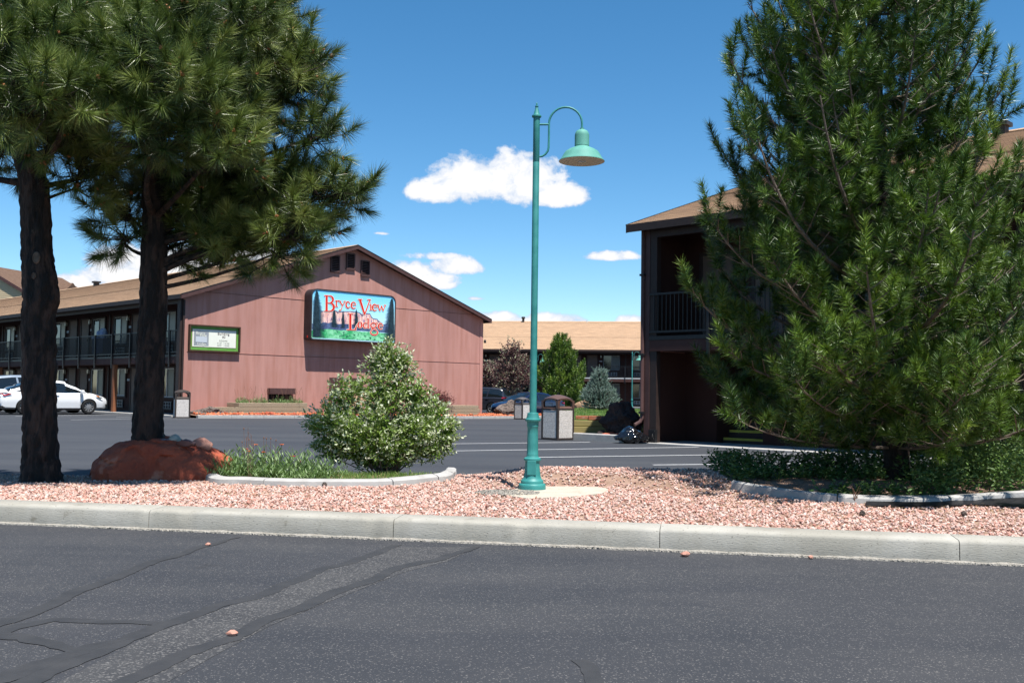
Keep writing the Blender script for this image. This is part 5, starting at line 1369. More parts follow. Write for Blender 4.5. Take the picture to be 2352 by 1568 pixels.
# lettering drawn with pen strokes: (points, widths) in box units, x 0..1, y 0 at the foot, 1 at the top
def arc(cx, cy, rx, ry, a0, a1, n=14): return [(cx+rx*math.cos(R(a0+(a1-a0)*k/n)), cy+ry*math.sin(R(a0+(a1-a0)*k/n))) for k in range(n+1)]
def wv(n, a, b): return [a+(b-a)*math.sin(math.pi*k/(n-1)) for k in range(n)]
G = {
 'B': [([(.24,.0),(.24,1)], [40,40]), ([(0,.97),(.5,.97)], [14,14]), ([(0,.03),(.55,.03)], [14,14]), ([(.24,.53),(.55,.53)], [13,13]), (arc(.5,.75,.36,.22,90,-90), wv(15,13,38)), (arc(.53,.28,.42,.25,90,-90), wv(15,13,42))],
 'V': [([(.15,.97),(.52,.0)], [42,30]), ([(.92,.97),(.52,.0)], [16,20]), ([(0,.97),(.34,.97)], [15,15]), ([(.72,.97),(1.0,.97)], [15,15])],
 'L': [([(.33,.03),(.33,.98)], [42,42]), ([(.08,.98),(.62,.98)], [15,15]), ([(0,.03),(.86,.03)], [16,16]), ([(.80,.03),(.96,.36)], [34,10])],
 'r': [([(.32,.0),(.32,.95)], [22,22]), ([(.05,.93),(.35,.97)], [11,11]), ([(.05,.03),(.62,.03)], [11,11]), ([(.34,.70),(.6,.93),(.85,.93),(.95,.84)], [10,16,20,22])],
 'y': [([(.08,.98),(.52,.30)], [22,18]), ([(.95,.98),(.52,.30),(.32,-.35),(.12,-.52),(.0,-.42)], [11,13,13,16,18]), ([(-.03,.98),(.32,.98)], [11,11]), ([(.70,.98),(1.05,.98)], [11,11])],
 'c': [(arc(.52,.5,.42,.46,40,325,20), wv(21,12,26)), ([(.84,.80),(.80,.70)], [20,16])],
 'e': [(arc(.5,.5,.42,.46,10,322,20), wv(21,10,26)), ([(.12,.54),(.90,.56)], [10,10])],
 'i': [([(.5,.0),(.5,.95)], [22,22]), ([(.1,.93),(.5,.97)], [11,11]), ([(.05,.03),(.95,.03)], [11,11]), ([(.46,1.33),(.54,1.33)], [24,24])],
 'w': [([(.10,.97),(.34,.03)], [22,16]), ([(.34,.03),(.52,.85)], [12,12]), ([(.50,.85),(.70,.03)], [22,16]), ([(.70,.03),(.93,.97)], [12,12]), ([(-.02,.97),(.24,.97)], [11,11]), ([(.80,.97),(1.03,.97)], [11,11])],
 'o': [(arc(.5,.5,.40,.46,90,270), wv(15,11,28)), (arc(.5,.5,.40,.46,90,-90), wv(15,11,28))],
 'd': [(arc(.42,.48,.34,.44,80,280), wv(15,11,26)), ([(.42,.92),(.74,.80)], [11,11]), ([(.42,.04),(.74,.20)], [11,12]), ([(.78,.03),(.78,1.62)], [24,24]), ([(.60,1.60),(.80,1.64)], [11,11]), ([(.78,.04),(1.0,.05)], [12,11])],
 'g': [(arc(.42,.60,.32,.38,90,450,22), [22]*23), ([(.66,.88),(.92,1.0)], [12,20]), ([(.28,.26),(.20,.06),(.45,-.02),(.80,-.10)], [14,16,20,20]), (arc(.50,-.52,.42,.42,55,-235,20), wv(21,14,24)), ([(.26,-.17),(.20,-.05)], [14,14])],
}
letters = [('B',700,892,400,705),('r',903,990,490,612),('y',982,1102,503,622),('c',1104,1192,507,632),('e',1203,1306,514,641),('V',1335,1582,452,748),('i',1553,1603,545,660),('e',1602,1704,544,672),('w',1692,1862,556,672),
           ('L',1128,1325,735,1050),('o',1332,1416,886,1004),('d',1428,1556,893,1010),('g',1562,1720,900,1020),('e',1712,1814,908,1026)]
names = {}
for ch, x0, x1, y0, y1 in letters:
    for layer, (mt_, extra, dd) in enumerate(((M_cream, 13, .012), (M_red, 0, .015))):
        q = MB()
        for si, (pts, ws) in enumerate(G[ch]):
            # densify straight strokes
            P2 = []; W2 = []
            for i in range(len(pts)-1):
                for k in range(4): t = k/4; P2.append((pts[i][0]*(1-t)+pts[i+1][0]*t, pts[i][1]*(1-t)+pts[i+1][1]*t)); W2.append(ws[i]*(1-t)+ws[i+1]*t)
            P2.append(pts[-1]); W2.append(ws[-1])
            XY = [(x0+(x1-x0)*u, y1-(y1-y0)*v) for u, v in P2]; n = len(XY); Lr = []; Rr = []
            for i in range(n):
                a = XY[max(0,i-1)]; c = XY[min(n-1,i+1)]; dx, dy = c[0]-a[0], c[1]-a[1]; l = math.hypot(dx,dy) or 1; dx/=l; dy/=l
                hw = W2[i]/2+extra*.5; ex = (-1 if i == 0 else (1 if i == n-1 else 0))*extra*.5
                X_, Y_ = XY[i][0]+dx*ex, XY[i][1]+dy*ex
                Lr.append((FD+dd+.0004*si, *S2(X_-dy*hw, Y_+dx*hw))); Rr.append((FD+dd+.0004*si, *S2(X_+dy*hw, Y_-dx*hw)))
            q.add(Lr+Rr, [(i,i+1,n+i+1,n+i) for i in range(n-1)])
        q.build('letter_outline' if layer == 0 else 'letter', mt_, SG)
q = MB(); q.b2((.3,-.012,.1),(.36,-.001,.2)); q.build('warning_sticker', M_red, SG)
# ================================================================== building number sign
M_pgreen = mat('green_panel', k=.95, c1=(.10,.27,.045), c2=(.14,.34,.07), rough=.35, scale=2)
M_pcream = mat('cream_panel', k=.95, c1=(.68,.70,.60), c2=(.72,.73,.64), rough=.4, scale=2)
M_pmaroon = mat('maroon_line', (.30,.035,.03), rough=.5)
M_pgrey = mat('faded_logo', (.30,.33,.36), (.42,.45,.48), rough=.5, scale=1.2)
M_ink = mat('brown_ink', (.10,.055,.055), rough=.6); M_ink2 = mat('faded_ink', (.28,.29,.26), rough=.6); M_pale = mat('pale_patch', (.66,.72,.78), rough=.5)
M_rustic = mat('rustic_wood', (.10,.055,.028), (.055,.03,.018), rough=.8, scale=8, stretch=(1,1,1), bump=.4)
sp_ = CB + UY*.27; NS = empty('wall_sign', (sp_.x, sp_.y, 2.80), R(-45), 'small green-bordered building number sign at the left end of the pink gable', 'sign')
w, h = 2.46, 1.16
for (y0,z0,y1,z1) in ((0,0,w,.06),(0,h-.06,w,h),(0,.0605,.06,h-.0605),(w-.06,.0605,w,h-.0605)):
    q = MB(); q.b2((.02,y0,z0),(.16,y1,z1)); q.build('wood_frame', M_rustic, NS)
def card(name, y0, z0, y1, z1, d, m):
    q = MB(); q.b2((d-.004,y0,z0),(d,y1,z1)); return q.build(name, m, NS)
card('green_border', .0601,.0601,w-.0601,h-.0601,.05,M_pgreen); card('maroon_line', .16,.19,2.30,.985,.056,M_pmaroon); card('cream_panel', .178,.208,2.282,.967,.062,M_pcream)
card('faded_logo', .25,.26,.95,.90,.067,M_pgrey); card('pale_patch', .33,.40,.86,.65,.078,M_pale)
def text(s, size, y, z, d, m, name='lettering', parent=None, bold=0.0, space=1.0, sx=1.0):
    cu = bpy.data.curves.new(name, 'FONT'); cu.body = s; cu.size = size; cu.align_x = 'CENTER'; cu.extrude = .001; cu.offset = bold; cu.space_character = space
    to = bpy.data.objects.new(name, cu); COL.objects.link(to); bpy.context.view_layer.update()
    me = bpy.data.meshes.new_from_object(to.evaluated_get(bpy.context.evaluated_depsgraph_get())); bpy.data.objects.remove(to, do_unlink=True)
    me.transform(Matrix(((0,0,1,d),(sx,0,0,y),(0,1,0,z),(0,0,0,1)))); me.materials.clear(); me.materials.append(m)
    o = bpy.data.objects.new(name, me); link(o, parent); return o
text('Building', .165, 1.66, .76, .066, M_ink, parent=NS, bold=.0, space=1.1); text('#2', .15, 1.68, .635, .066, M_ink, parent=NS)
text('ROOMS', .105, 1.66, .47, .066, M_ink2, parent=NS, bold=0, space=1.15); text('4121 - 4140', .105, 1.66, .365, .066, M_ink2, parent=NS, bold=0, space=1.15); text('4221 - 4240', .105, 1.66, .265, .066, M_ink2, parent=NS, bold=0, space=1.15)
text('Bryce', .19, .56, .73, .072, M_pcream, parent=NS); text('View', .17, .68, .65, .072, M_pcream, parent=NS); text('Lodge', .17, .62, .28, .072, M_pcream, parent=NS)

# ================================================================== rocks, planters and bed along the gable
def gw(out, along, z=0.0):     # a place given as metres out from the gable wall and along it
    p = CB + UX*out + UY*along; return Vector((p.x, p.y, g(p.x,p.y)+z))
gk = empty('gable_kerb', gw(0,0), 0); tag(gk, kind='structure')
ks = list(np.arange(-.3, 21.6, 1.55))
for a, c in zip(ks[:-1], ks[1:]):
    q = MB(); z0 = g(*gw(2.05, (a+c)/2).to_2d()); P_ = []
    for (o_, zz) in ((2.0,-.1),(2.16,-.1),(2.15,.115),(2.12,.13),(2.0,.13)):
        P_.append(tuple(gw(o_, a+.008, zz)-gk.location))
    e = gw(0, c-.008)-gw(0, a+.008); q.prism(P_, e); q.build('kerb_section', M_conc2, gk)
# bed soil and red stones
q = MB(); vs = []; n = 40
for k in range(n+1):
    a = -.3+22.0*k/n
    vs += [gw(0,a,.16), gw(1.0,a,.17), gw(2.0,a,.11)]
q.add(vs, [(3*k+j,3*k+j+1,3*k+j+4,3*k+j+3) for k in range(n) for j in range(2)]); tag(q.build('gable_bed', M_dirt), kind='structure')
P_ = []; S_ = []
for i in range(3200):
    a = random.uniform(-.2,21.3); o_ = random.uniform(.05,1.97); s = random.uniform(.03,.085); P_.append(tuple(gw(o_,a,.155-.04*(o_>1.6)+s*.5))); S_.append(s)
V, F, r = stone_arrays(np.array(P_), np.array(S_), .65, sub=1); tag(np_obj('red_rock_cover', V, F, M_redstone, rnd=r), 'orange-red broken rock covering the bed along the foot of the pink gable', 'rock cover', kind='stuff')
M_redrock = mat('red_sandstone', (.42,.088,.045), (.54,.135,.070), rough=.9, scale=3, bump=.8, bscale=14, bdist=.05, c3=(.62,.24,.15), s3=6, t3=(.60,.68))
M_lava = mat('dark_lava_rock', (.030,.022,.020), (.07,.05,.045), rough=.9, scale=5, bump=1, bscale=20, bdist=.04)
M_lava2 = mat('brown_lava_rock', (.13,.10,.085), (.24,.19,.16), rough=.95, scale=5, bump=1, bscale=16, bdist=.05, c3=(.05,.04,.035), s3=9, t3=(.56,.62))
M_tanrock = mat('tan_rock', (.32,.19,.11), (.44,.29,.18), rough=.9, scale=4, bump=.7, bscale=12, bdist=.05)
M_wood = mat('weathered_timber', (.34,.26,.165), (.50,.41,.29), rough=.9, scale=3, stretch=(.4,8,8), lo=.3, hi=.7, c3=(.12,.07,.045), s3=4, t3=(.58,.70), bump=.5, bscale=14)
M_woodend = mat('timber_end', (.17,.11,.07), (.28,.19,.13), rough=.9, scale=12, bump=.4)
M_treated = mat('treated_timber', (.30,.25,.085), (.38,.32,.13), rough=.85, scale=2.5, stretch=(.4,7,7), c3=(.20,.15,.06), s3=5, t3=(.60,.70), bump=.3)
M_redwood = mat('red_stained_timber', (.38,.11,.045), (.46,.19,.10), rough=.85, scale=3, stretch=(.5,6,6), c3=(.52,.42,.36), s3=6, t3=(.55,.65), bump=.3)
def planter(name, label, y0, y1, o0, o1, courses, group, ln=.17, step=.0):
    org = gw(o1, y0, .10); root = empty(name, org, R(-45), label, 'planter', group); L_ = y1-y0; Dp = o1-o0
    h = .185
    for k in range(courses):
        z = h*k; e = .10*(k % 2)
        for nm, lo, hi in (('timber', (-.15+.0, -e, z), (0, L_+e, z+h-.006)), ('timber', (-Dp-.15, e*.0+(0.0 if k%2 else 0), z), (-Dp, L_, z+h-.006))):
            q = MB(); q.b2(lo, hi); q.build(nm, M_wood, root, bevel=.012)
        for yy in (0.0, L_-.15):
            q = MB(); q.b2((-Dp+.001, yy-(.0), z), (-.151+ (0 if k % 2 else 0), yy+.15, z+h-.006)); q.build('timber', M_woodend if False else M_wood, root, bevel=.012)
    q = MB(); q.b2((-Dp,.15,0),(-.15,L_-.15,h*courses-.06)); q.build('soil', M_dirt, root)
    return root, h*courses
plA, hA = planter('timber_planter', 'low weathered timber planter with tufts of green left of the lodge sign shadow', 2.05, 5.55, .45, 1.35, 3, None)
plB, hB = planter('timber_planter', 'weathered timber planter holding the dark red shrub at the right of the pink gable', 12.2, 16.3, .45, 1.35, 3, None)
q = MB(); q.b2((-.05,-1.3,0),(.10,-.13,.179)); q.build('timber', M_wood, plA, bevel=.012); q = MB(); q.b2((-.05,-1.2,.185),(.10,-.13,.364)); q.build('timber', M_wood, plA, bevel=.012)
for i, (al, hh, sp) in enumerate(((2.45,.30,.28),(3.3,.40,.30),(4.35,.34,.30),(5.05,.38,.34))):
    clump('sage_tuft', ['grey-green tuft at the left end of the left timber planter','tallest grey-green tuft left of centre in the left timber planter','grey-green tuft before the brown wall vent in the left planter','wide grey-green tuft at the right end of the left timber planter'][i], gw(.95, al, .10+hA-.07), 70, hh, sp, M_herb, .11, .02, 80+i, group=None, squash=.9)
for al in (2.3, 3.7, 4.0, 4.8):
    q = MB(); b0 = gw(.9, al, .5)
# dry grasses in the left planter
rt = empty('dry_grass', gw(.95, 4.0, .10+hA-.08), R(-45), 'thin dry grass stems rising behind the left timber planter', 'dry grass'); q = MB()
for k in range(40):
    y = random.uniform(-2,1.6); h = random.uniform(.5,.85); q.tube([(0,y,0),(random.uniform(-.05,.05),y+random.uniform(-.05,.05),h*.6),(random.uniform(-.1,.1),y+random.uniform(-.15,.15),h)], [.004,.003,.006], 3, cap=False)
q.build('stems', M_dry, rt)
p = gw(.9, 13.6, .10+hB-.1)
kk = FPX/p.y
shrub('red_shrub', 'rounded dark red barberry shrub in the right timber planter', p, [((0,0,.42),(.85,.5,.48),10),((-.3,0,.30),(.6,.4,.35),3),((.55,0,.35),(.5,.4,.38),3)], 5200, .075, .028, M_barb, 77, stems=50, up=.9, surf=.6)
boulder('lava_boulder', gw(1.3,.75,.08), (1.6,.75,.52), M_lava2, seed=4, rz=R(40), rough=.5).update_tag(); 
def lab(o, l, c, grp=None): tag(o, l, c, grp); return o
lab(bpy.data.objects['lava_boulder'], 'low rough brown boulder at the left end of the red rock bed', 'boulder')
q = gw(1.4, 8.35, .05); o = boulder('leaning_rock', q, (2.0,1.0,1.9), M_tanrock, seed=12, rz=R(48), rough=.35, sink=.2)
# make it a slanting slab
for v in o.data.vertices: v.co.x += (v.co.z)*.45; 
lab(o, 'slanting grey-brown rock leaning up behind the left side of the round bush', 'boulder')
q = gw(1.3, 18.9, .05); lab(boulder('lava_boulder', q, (1.75,1.1,1.15), M_lava2, seed=23, rz=R(30), rough=.45), 'rough brown boulder at the right corner of the pink gable before the blue car', 'boulder')
q = MB(); q.tube([gw(1.7,6.6,.16),gw(1.75,7.2,.2),gw(1.7,7.7,.28),gw(1.6,8.1,.45)], [.03,.05,.07,.03], 8); q.tube([gw(1.7,7.1,.2),gw(1.8,6.8,.3),gw(1.85,6.5,.27)], [.03,.02,.01], 6)
lab(q.build('driftwood', M_lava2, smooth=True), 'dark bare branch lying on red rock beside the slanting rock', 'driftwood')
for i, (al, sz) in enumerate(((2.75,.26),(2.2,.2),(3.2,.3),(3.45,.34),(4.6,.28),(5.15,.3),(1.7,.22))):
    lab(boulder('red_rock', gw(1.72,al,.10), (sz,sz*.8,sz*.8), M_redrock, sub=2, seed=30+i, rough=.2),
        ['red rock near the left end of the left planter','small red rock at the planter\'s left corner','mid-sized red rock in front of the left planter, third from the left','largest red rock in front of the left planter','red rock before the right half of the left planter','red rock at the right end of the left planter','small red rock beside the low brown boulder'][i], 'rock', 'loose red rocks in front of the left planter')
# ---- big red boulder on the island
rb = on_ground(372, 1098, .16)
RB = empty('red_boulder', (rb.x, rb.y+.25, .12), 0, 'large red sandstone boulder at the foot of the two left pines', 'boulder')
def rock_from(name, c, size, seed, m, parent, rough=.3, sub=5, facet=1.0, rz=0): 
    o = boulder(name, (0,0,0), size, m, parent, sub=sub, rough=rough, seed=seed, facet=facet, rz=rz, sink=.5); o.location = c; return o
bm = bmesh.new(); bmesh.ops.create_grid(bm, x_segments=110, y_segments=60, size=1.0)
kk = FPX/RB.location.y
# outline of the top edge seen from the road
outl = [(222,1100),(226,1070),(240,1052),(262,1040),(285,1024),(312,1018),(345,1008),(372,1004),(400,1010),(440,1014),(470,1022),(500,1032),(522,1042),(537,1050)]
def toph(px):
    if px <= outl[0][0] or px >= outl[-1][0]: return 0
    for (x0,y0),(x1,y1) in zip(outl[:-1],outl[1:]):
        if x0 <= px <= x1:
            y = y0+(y1-y0)*(px-x0)/(x1-x0); return max(0,(1100-y)/kk*1.04)
for v in bm.verts:
    u, w_ = v.co.x, v.co.y
    px = 380+u*160; X_ = (px-CX)/FPX*RB.location.y - RB.location.x
    H_ = toph(px)
    prof_ = (1-abs(w_)**3.2)**.55 if abs(w_) < 1 else 0
    edge = (1-abs(u)**6)
    p = Vector((X_, w_*.62*max(.25,edge), H_*prof_))
    nn_ = noise.noise(Vector((X_*2.1, w_*1.5, H_*prof_*2.4))); n2 = noise.noise(Vector((X_*5, w_*3, p.z*6))); n3 = noise.noise(Vector((X_*14, w_*9, p.z*16)))
    cr_ = abs(noise.noise(Vector((X_*2.6+4, w_*2.2, p.z*3.2))))
    dsp = .11*nn_+.05*n2+.02*n3 - .05*max(0,.12-cr_)/.12
    outw = Vector((0, -1 if w_ < 0 else 1, 0)) if abs(w_) > .55 else Vector((0,0,1))
    p += outw*dsp*(1 if abs(w_) > .55 else .6); p.z = max(p.z, -.08) if abs(w_) < 1 and abs(u) < 1 else -.1
    v.co = p
me = bpy.data.meshes.new('rock'); bm.to_mesh(me); bm.free(); me.materials.append(M_redrock); me.polygons.foreach_set('use_smooth',[True]*len(me.polygons)); me.set_sharp_from_angle(angle=R(40))
ro = bpy.data.objects.new('rock', me); link(ro, RB)
# a heap of pebbles in the hollow on top
M_peb = leafmat('purple_pebbles', [(.10,.055,.06),(.24,.16,.17),(.38,.30,.31),(.18,.10,.11),(.48,.42,.42)], rough=.6, trans=0)
P_ = []; S_ = []
for i in range(420):
    px = random.gauss(408, 34); px = min(max(px,362),476); X_ = (px-CX)/FPX*RB.location.y; P_.append((X_+0, RB.location.y+random.uniform(-.26,.2), RB.location.z+toph(px)*.97+random.uniform(-.04,.012)-.0004*abs(px-405))); S_.append(random.uniform(.010,.026))
V, F, r = stone_arrays(np.array(P_), np.array(S_), .75); tag(np_obj('pebble_heap', V, F, M_peb, rnd=r), 'heap of purple-grey pebbles lying in the hollow on top of the red boulder', 'pebbles', kind='stuff')
M_palestone = mat('pale_stone', (.48,.49,.42), (.58,.58,.50), rough=.7, scale=12); M_pinkstone = mat('pink_stone', (.55,.26,.19), (.62,.33,.25), rough=.85, scale=8, bump=.3)
def on_rock(px, dy): X_ = (px-CX)/FPX*RB.location.y; return (X_, RB.location.y+dy, RB.location.z+toph(px)*.95+.012)
lab(boulder('pale_stone', on_rock(421,-.22), (.15,.12,.13), M_palestone, sub=2, seed=3, sink=.25), 'pale greenish-white stone on top of the pebble heap', 'stone')
lab(boulder('pink_stone', on_rock(482,-.12), (.24,.18,.17), M_pinkstone, sub=3, seed=5, sink=.25), 'rounded pink stone at the right side of the pebble heap', 'stone')
lab(boulder('brown_stone', on_rock(382,-.10), (.12,.1,.10), M_lava2, sub=2, seed=8, sink=.2), 'dark brown stone at the left end of the pebble heap', 'stone')
lab(boulder('purple_stone', on_rock(455,-.34), (.26,.13,.10), mat('purple_stone',(.17,.09,.085),(.24,.14,.13),rough=.7,scale=8), sub=2, seed=9, sink=.25), 'flat purple stone on the front lip of the red boulder', 'stone')

# ================================================================== corner by the near lodge
def gl(x, y, z): return Vector((x, y, z))
# kerb
ck = empty('corner_kerb', on_ground(1319,1009.6), 0); tag(ck, kind='structure')
a = on_ground(1296,1008.6); c = on_ground(1432,1016.4); d = (c-a).normalized(); nr = Vector((-d.y,d.x,0))
q = MB(); q.prism([tuple(a-ck.location+Vector((0,0,-.05))), tuple(a-ck.location+nr*.15+Vector((0,0,-.05))), tuple(a-ck.location+nr*.15+Vector((0,0,.185))), tuple(a-ck.location+nr*.02+Vector((0,0,.185))), tuple(a-ck.location+Vector((0,0,.165)))], c-a); q.build('kerb_section', M_conc2, ck)
for px in (1366,1372):
    p = on_ground(px,1010.8)-ck.location-nr*.012; q = MB(); M4 = Matrix((tuple(d)+(0,), (0,0,0,0), (0,0,0,0), (0,0,0,1)))
    pts = [p+d*(.028*math.cos(t))+Vector((0,0,.055+.055*math.sin(t))) for t in [k/12*6.283 for k in range(12)]]; q.prism(pts, nr*.008); q.build('drain_slot', M_void, ck)
# raised lawn behind stacked timbers
lw = [(1.25,28.35),(1.6,28.3),(5.5,27.9),(8.5,34.5),(8,41),(3.5,42),(2.4,41),(1.7,35)]
q = MB(); 
vs = [Vector((x,y,.50+.10*sstep((y-28.3)/6))) for x,y in lw]; low = [Vector((x,y,-.1)) for x,y in lw]; n = len(lw)
q.add(vs+low, [tuple(range(n))]+[(k,n+k,n+(k+1)%n,(k+1)%n) for k in range(n)])
M_lawn = mat('lawn_soil', (.06,.13,.02), (.09,.17,.03), rough=.95, scale=4); tag(q.build('raised_lawn', M_lawn), kind='structure')
pts = []
lwv = [Vector((x,y,0)) for x,y in lw]
while len(pts) < 17000:
    x = random.uniform(-.6,8.5); y = random.uniform(27.9,42)
    if in_poly(x,y,lwv): pts.append((x,y,.49+.10*sstep((y-28.3)/6)))
blades('lawn', 'bright green mown lawn behind the stacked timbers', pts, .06, .014, M_grass, bend=.6)
def wall_tim(px0, px1, z0, z1, dep, m, lbl, yaw=-4):
    a = at(px0, 980, dep); c = at(px1, 980, dep); q = MB(); L_ = c.x-a.x; q.b2((0,0,0),(L_,.17,z1-z0-.006)); o = q.build('timber', m, TW, bevel=.012); o.location = Vector((a.x,dep,z0))-TW.location; o.rotation_euler = (0,0,R(yaw*.3)); return o
TW = empty('timber_wall', at(1318,990,28.1), 0, 'stepped wall of yellow treated timbers and reddish beams beside the black boulder', 'retaining wall'); TW.location.z = .12
wall_tim(1290,1485,.12,.305,28.05,M_treated,''); wall_tim(1296,1475,.31,.475,28.13,M_treated,'')
wall_tim(1322,1351,.48,.60,28.3,M_redwood,''); wall_tim(1351.5,1460,.48,.605,28.2,M_redwood,'')
q = MB(); q.add([tuple(a+nr*.1+Vector((0,0,.13))), tuple(c+nr*.1+Vector((0,0,.13))), (5.0,28.0,.14), (a.x+.02,28.1,.14)], [(0,1,2,3)]); tag(q.build('corner_bed', M_dirt), kind='structure')
for i, (px,py,dep,sz,m,lb) in enumerate(((1381,1001,26.9,(.26,.2,.17),M_lava,'small dark rock on the corner kerb bed'),(1392,1004,26.7,(.30,.2,.10),M_redrock,'flat red rock right of the small dark rock'),(1405,1003,26.9,(.28,.2,.12),M_redrock,'red rock shard near the black boulder'),(1424,1003,26.8,(.3,.22,.10),M_redrock,'red rock shard touching the black boulder shadow'),(1357,1003,27.0,(.3,.2,.05),M_redrock,'thin red rock sliver at the left of the corner bed'))):
    p = at(px,py,dep); lab(boulder('corner_rock', (p.x,p.y,.12), sz, m, sub=2, seed=50+i, sink=.2), lb, 'rock')
p = at(1432,1000,27.35); bo = boulder('black_boulder', (p.x+.02,p.y,.10), (1.05,.9,.98), M_lava, seed=91, rough=.35, sub=5, sink=.12)
for v in bo.data.vertices: v.co.x += -.10*max(0,(v.co.z-.2)) ; v.co.x *= 1-.35*max(0,.45-v.co.z)
lab(bo, 'big black rock overhanging the timbers beside the near lodge downspout', 'boulder')
# bin bag
M_bag = mat('black_plastic', (.006,.006,.008), rough=.12, spec=.8, bump=.5, bscale=9, scale=3, bdist=.03, c2=(.010,.010,.012))
bm = bmesh.new(); bmesh.ops.create_icosphere(bm, subdivisions=5, radius=1.0)
for v in bm.verts:
    p = v.co; u = p.x
    hgt = 1.0*math.exp(-((u+.22)/.38)**2)+.42*math.exp(-((u-.35)/.55)**2)
    q_ = Vector((p.x*.42*(1+.1*noise.noise(p*3)), p.y*.30, max(p.z,-.35)*.225*(.45+hgt*.75)))
    fold = noise.noise(Vector((p.x*7,p.y*3,p.z*3)))*.03 + abs(noise.noise(Vector((p.x*4,p.y*9,p.z*5))))*.035
    v.co = q_+p.normalized()*fold
mz = min(v.co.z for v in bm.verts)
for v in bm.verts: v.co.z -= mz
me = bpy.data.meshes.new('bin_bag'); bm.to_mesh(me); bm.free(); me.materials.append(M_bag); me.polygons.foreach_set('use_smooth',[True]*len(me.polygons))
o = bpy.data.objects.new('bin_bag', me); link(o); p = on_ground(1452,1018); o.location = (p.x,p.y+.1,0); lab(o, 'crumpled glossy black bin bag lying at the near lodge corner post', 'bin bag')
# courtyard edge behind the lawn: pale kerb, pink gravel, rocks
q = MB(); q.b2((2.3,45,-.3),(14,60,.22)); tag(q.build('gravel_terrace', mat('pink_terrace',(.50,.33,.28),(.62,.45,.40),rough=.95,scale=14)), kind='structure')
q = MB(); q.b2((2.2,44.7,-.3),(14,44.98,.46)); lab(q.build('low_kerb_wall', M_conc2), 'low pale concrete kerb behind the lawn by the spruce', 'kerb')
for i,(px,py,dep,sz,m,lb) in enumerate(((1342,942,43,(1.0,.7,.55),M_tanrock,'tan block-shaped boulder left of the small blue spruce'),(1375,941,43.3,(.8,.6,.36),M_palestone,'white rounded boulder behind the small blue spruce'),(1420,935,44.2,(1.3,.8,.5),M_tanrock,'tan boulder right of the small blue spruce'),(1398,940,43.5,(.7,.6,.3),M_pinkstone,'pinkish boulder behind the spruce trunk'))):
    p = at(px,py,dep); lab(boulder('garden_rock', (p.x,p.y,.30), (sz[0],sz[1],sz[2]*1.4), m, sub=3, seed=70+i, sink=.2), lb, 'boulder')
q = MB(); q.b2((-8,62,-.4),(16,88,.02)); 
# white laundry heap on the balcony
M_towel = mat('blue_white_towels', (.20,.27,.46), (.50,.56,.66), rough=.9, scale=5, lo=.4, hi=.6)
p = CB - UX*9.35 + UY*.55; tw = empty('towel_cart', (p.x,p.y,SLAB1+.01), R(-45), 'housekeeping cart heaped with blue and white towels on the left lodge balcony', 'cart')
q = MB(); q.b2((-.6,-.25,.2),(.6,.25,.95)); q.build('cart_body', mat('cart_fabric',(.05,.06,.10),rough=.8), tw)
for sx_ in (-.5,.5):
    q = MB(); q.lathe([(.06,0),(.06,.2)], 8, (sx_,0,0)); q.build('caster', M_black, tw)
o = boulder('towel_pile', (-.32,0,.93), (.42,.4,.5), M_towel, tw, sub=3, seed=2, sink=.1, facet=.3); o = boulder('towel_pile', (.12,0,.93), (.36,.4,.62), M_towel, tw, sub=3, seed=6, sink=.1, facet=.3)
q = MB(); q.b2((-.75,-.24,.952),(.0,.24,1.1)); q.build('folded_towels', M_towel, tw)
# black landscape cloth showing at the right edge of the bed
q = MB(); pp_ = [(1990,1149,1160),(2080,1152,1162),(2160,1151,1161),(2240,1147,1158),(2330,1147,1164),(2420,1150,1170)]
vs = []
for px,y0,y1 in pp_:
    for yy in (y0,(y0+y1)/2,y1): a = on_ground(px, yy+2, .17); vs.append((a.x,a.y,hI(a.x,a.y)+.03+(.02 if yy not in (y0,y1) else 0)))
q.add(vs, [(3*k+j,3*k+j+1,3*k+j+4,3*k+j+3) for k in range(len(pp_)-1) for j in range(2)]); lab(q.build('landscape_cloth', M_black, smooth=True), 'strip of black landscape cloth exposed beside the right bed edging', 'landscape cloth')
# few loose stones and cones on the asphalt
for i,(px,py,sz,lb) in enumerate(((535,1458,.045,'pink pebble on the road beside the lowest sealed crack'),(478,1251,.035,'pink pebble on the leftmost sealed crack'),(1575,1276,.06,'pink pebble on the asphalt close to the kerb, left of the other one'),(1862,1281,.04,'small pink pebble at the kerb foot on the right'))):
    p = on_ground(px,py,.01); lab(boulder('pebble', (p.x,p.y,.008), (sz*1.3,sz,sz*.7), M_pinkstone, sub=2, seed=90+i, sink=.1), lb, 'pebble')
for i,(px,py,lb) in enumerate(((1975,1185,'small pine cone lying on the pink stones below the right bed edging'),(2215,1185,'pine cone on the pink stones near the right edge'),(738,1118,'tiny pine cone by the left bed edging'))):
    p = on_ground(px,py,.16); T_=[]; 
    for k in range(60): a=k*2.4; zz=k/60; rr=.022*math.sin(math.pi*(.12+.85*zz)); T_.append((rr*math.cos(a),rr*math.sin(a),.01+zz*.05))
    V,F,r = stone_arrays(np.array(T_), np.full(60,.008), .5); o=np_obj('pine_cone',V,F,M_lava2,rnd=r); o.location=(p.x,p.y,hI(p.x,p.y)+.03); o.rotation_euler=(R(80),0,random.random()*6); lab(o, lb, 'pine cone')
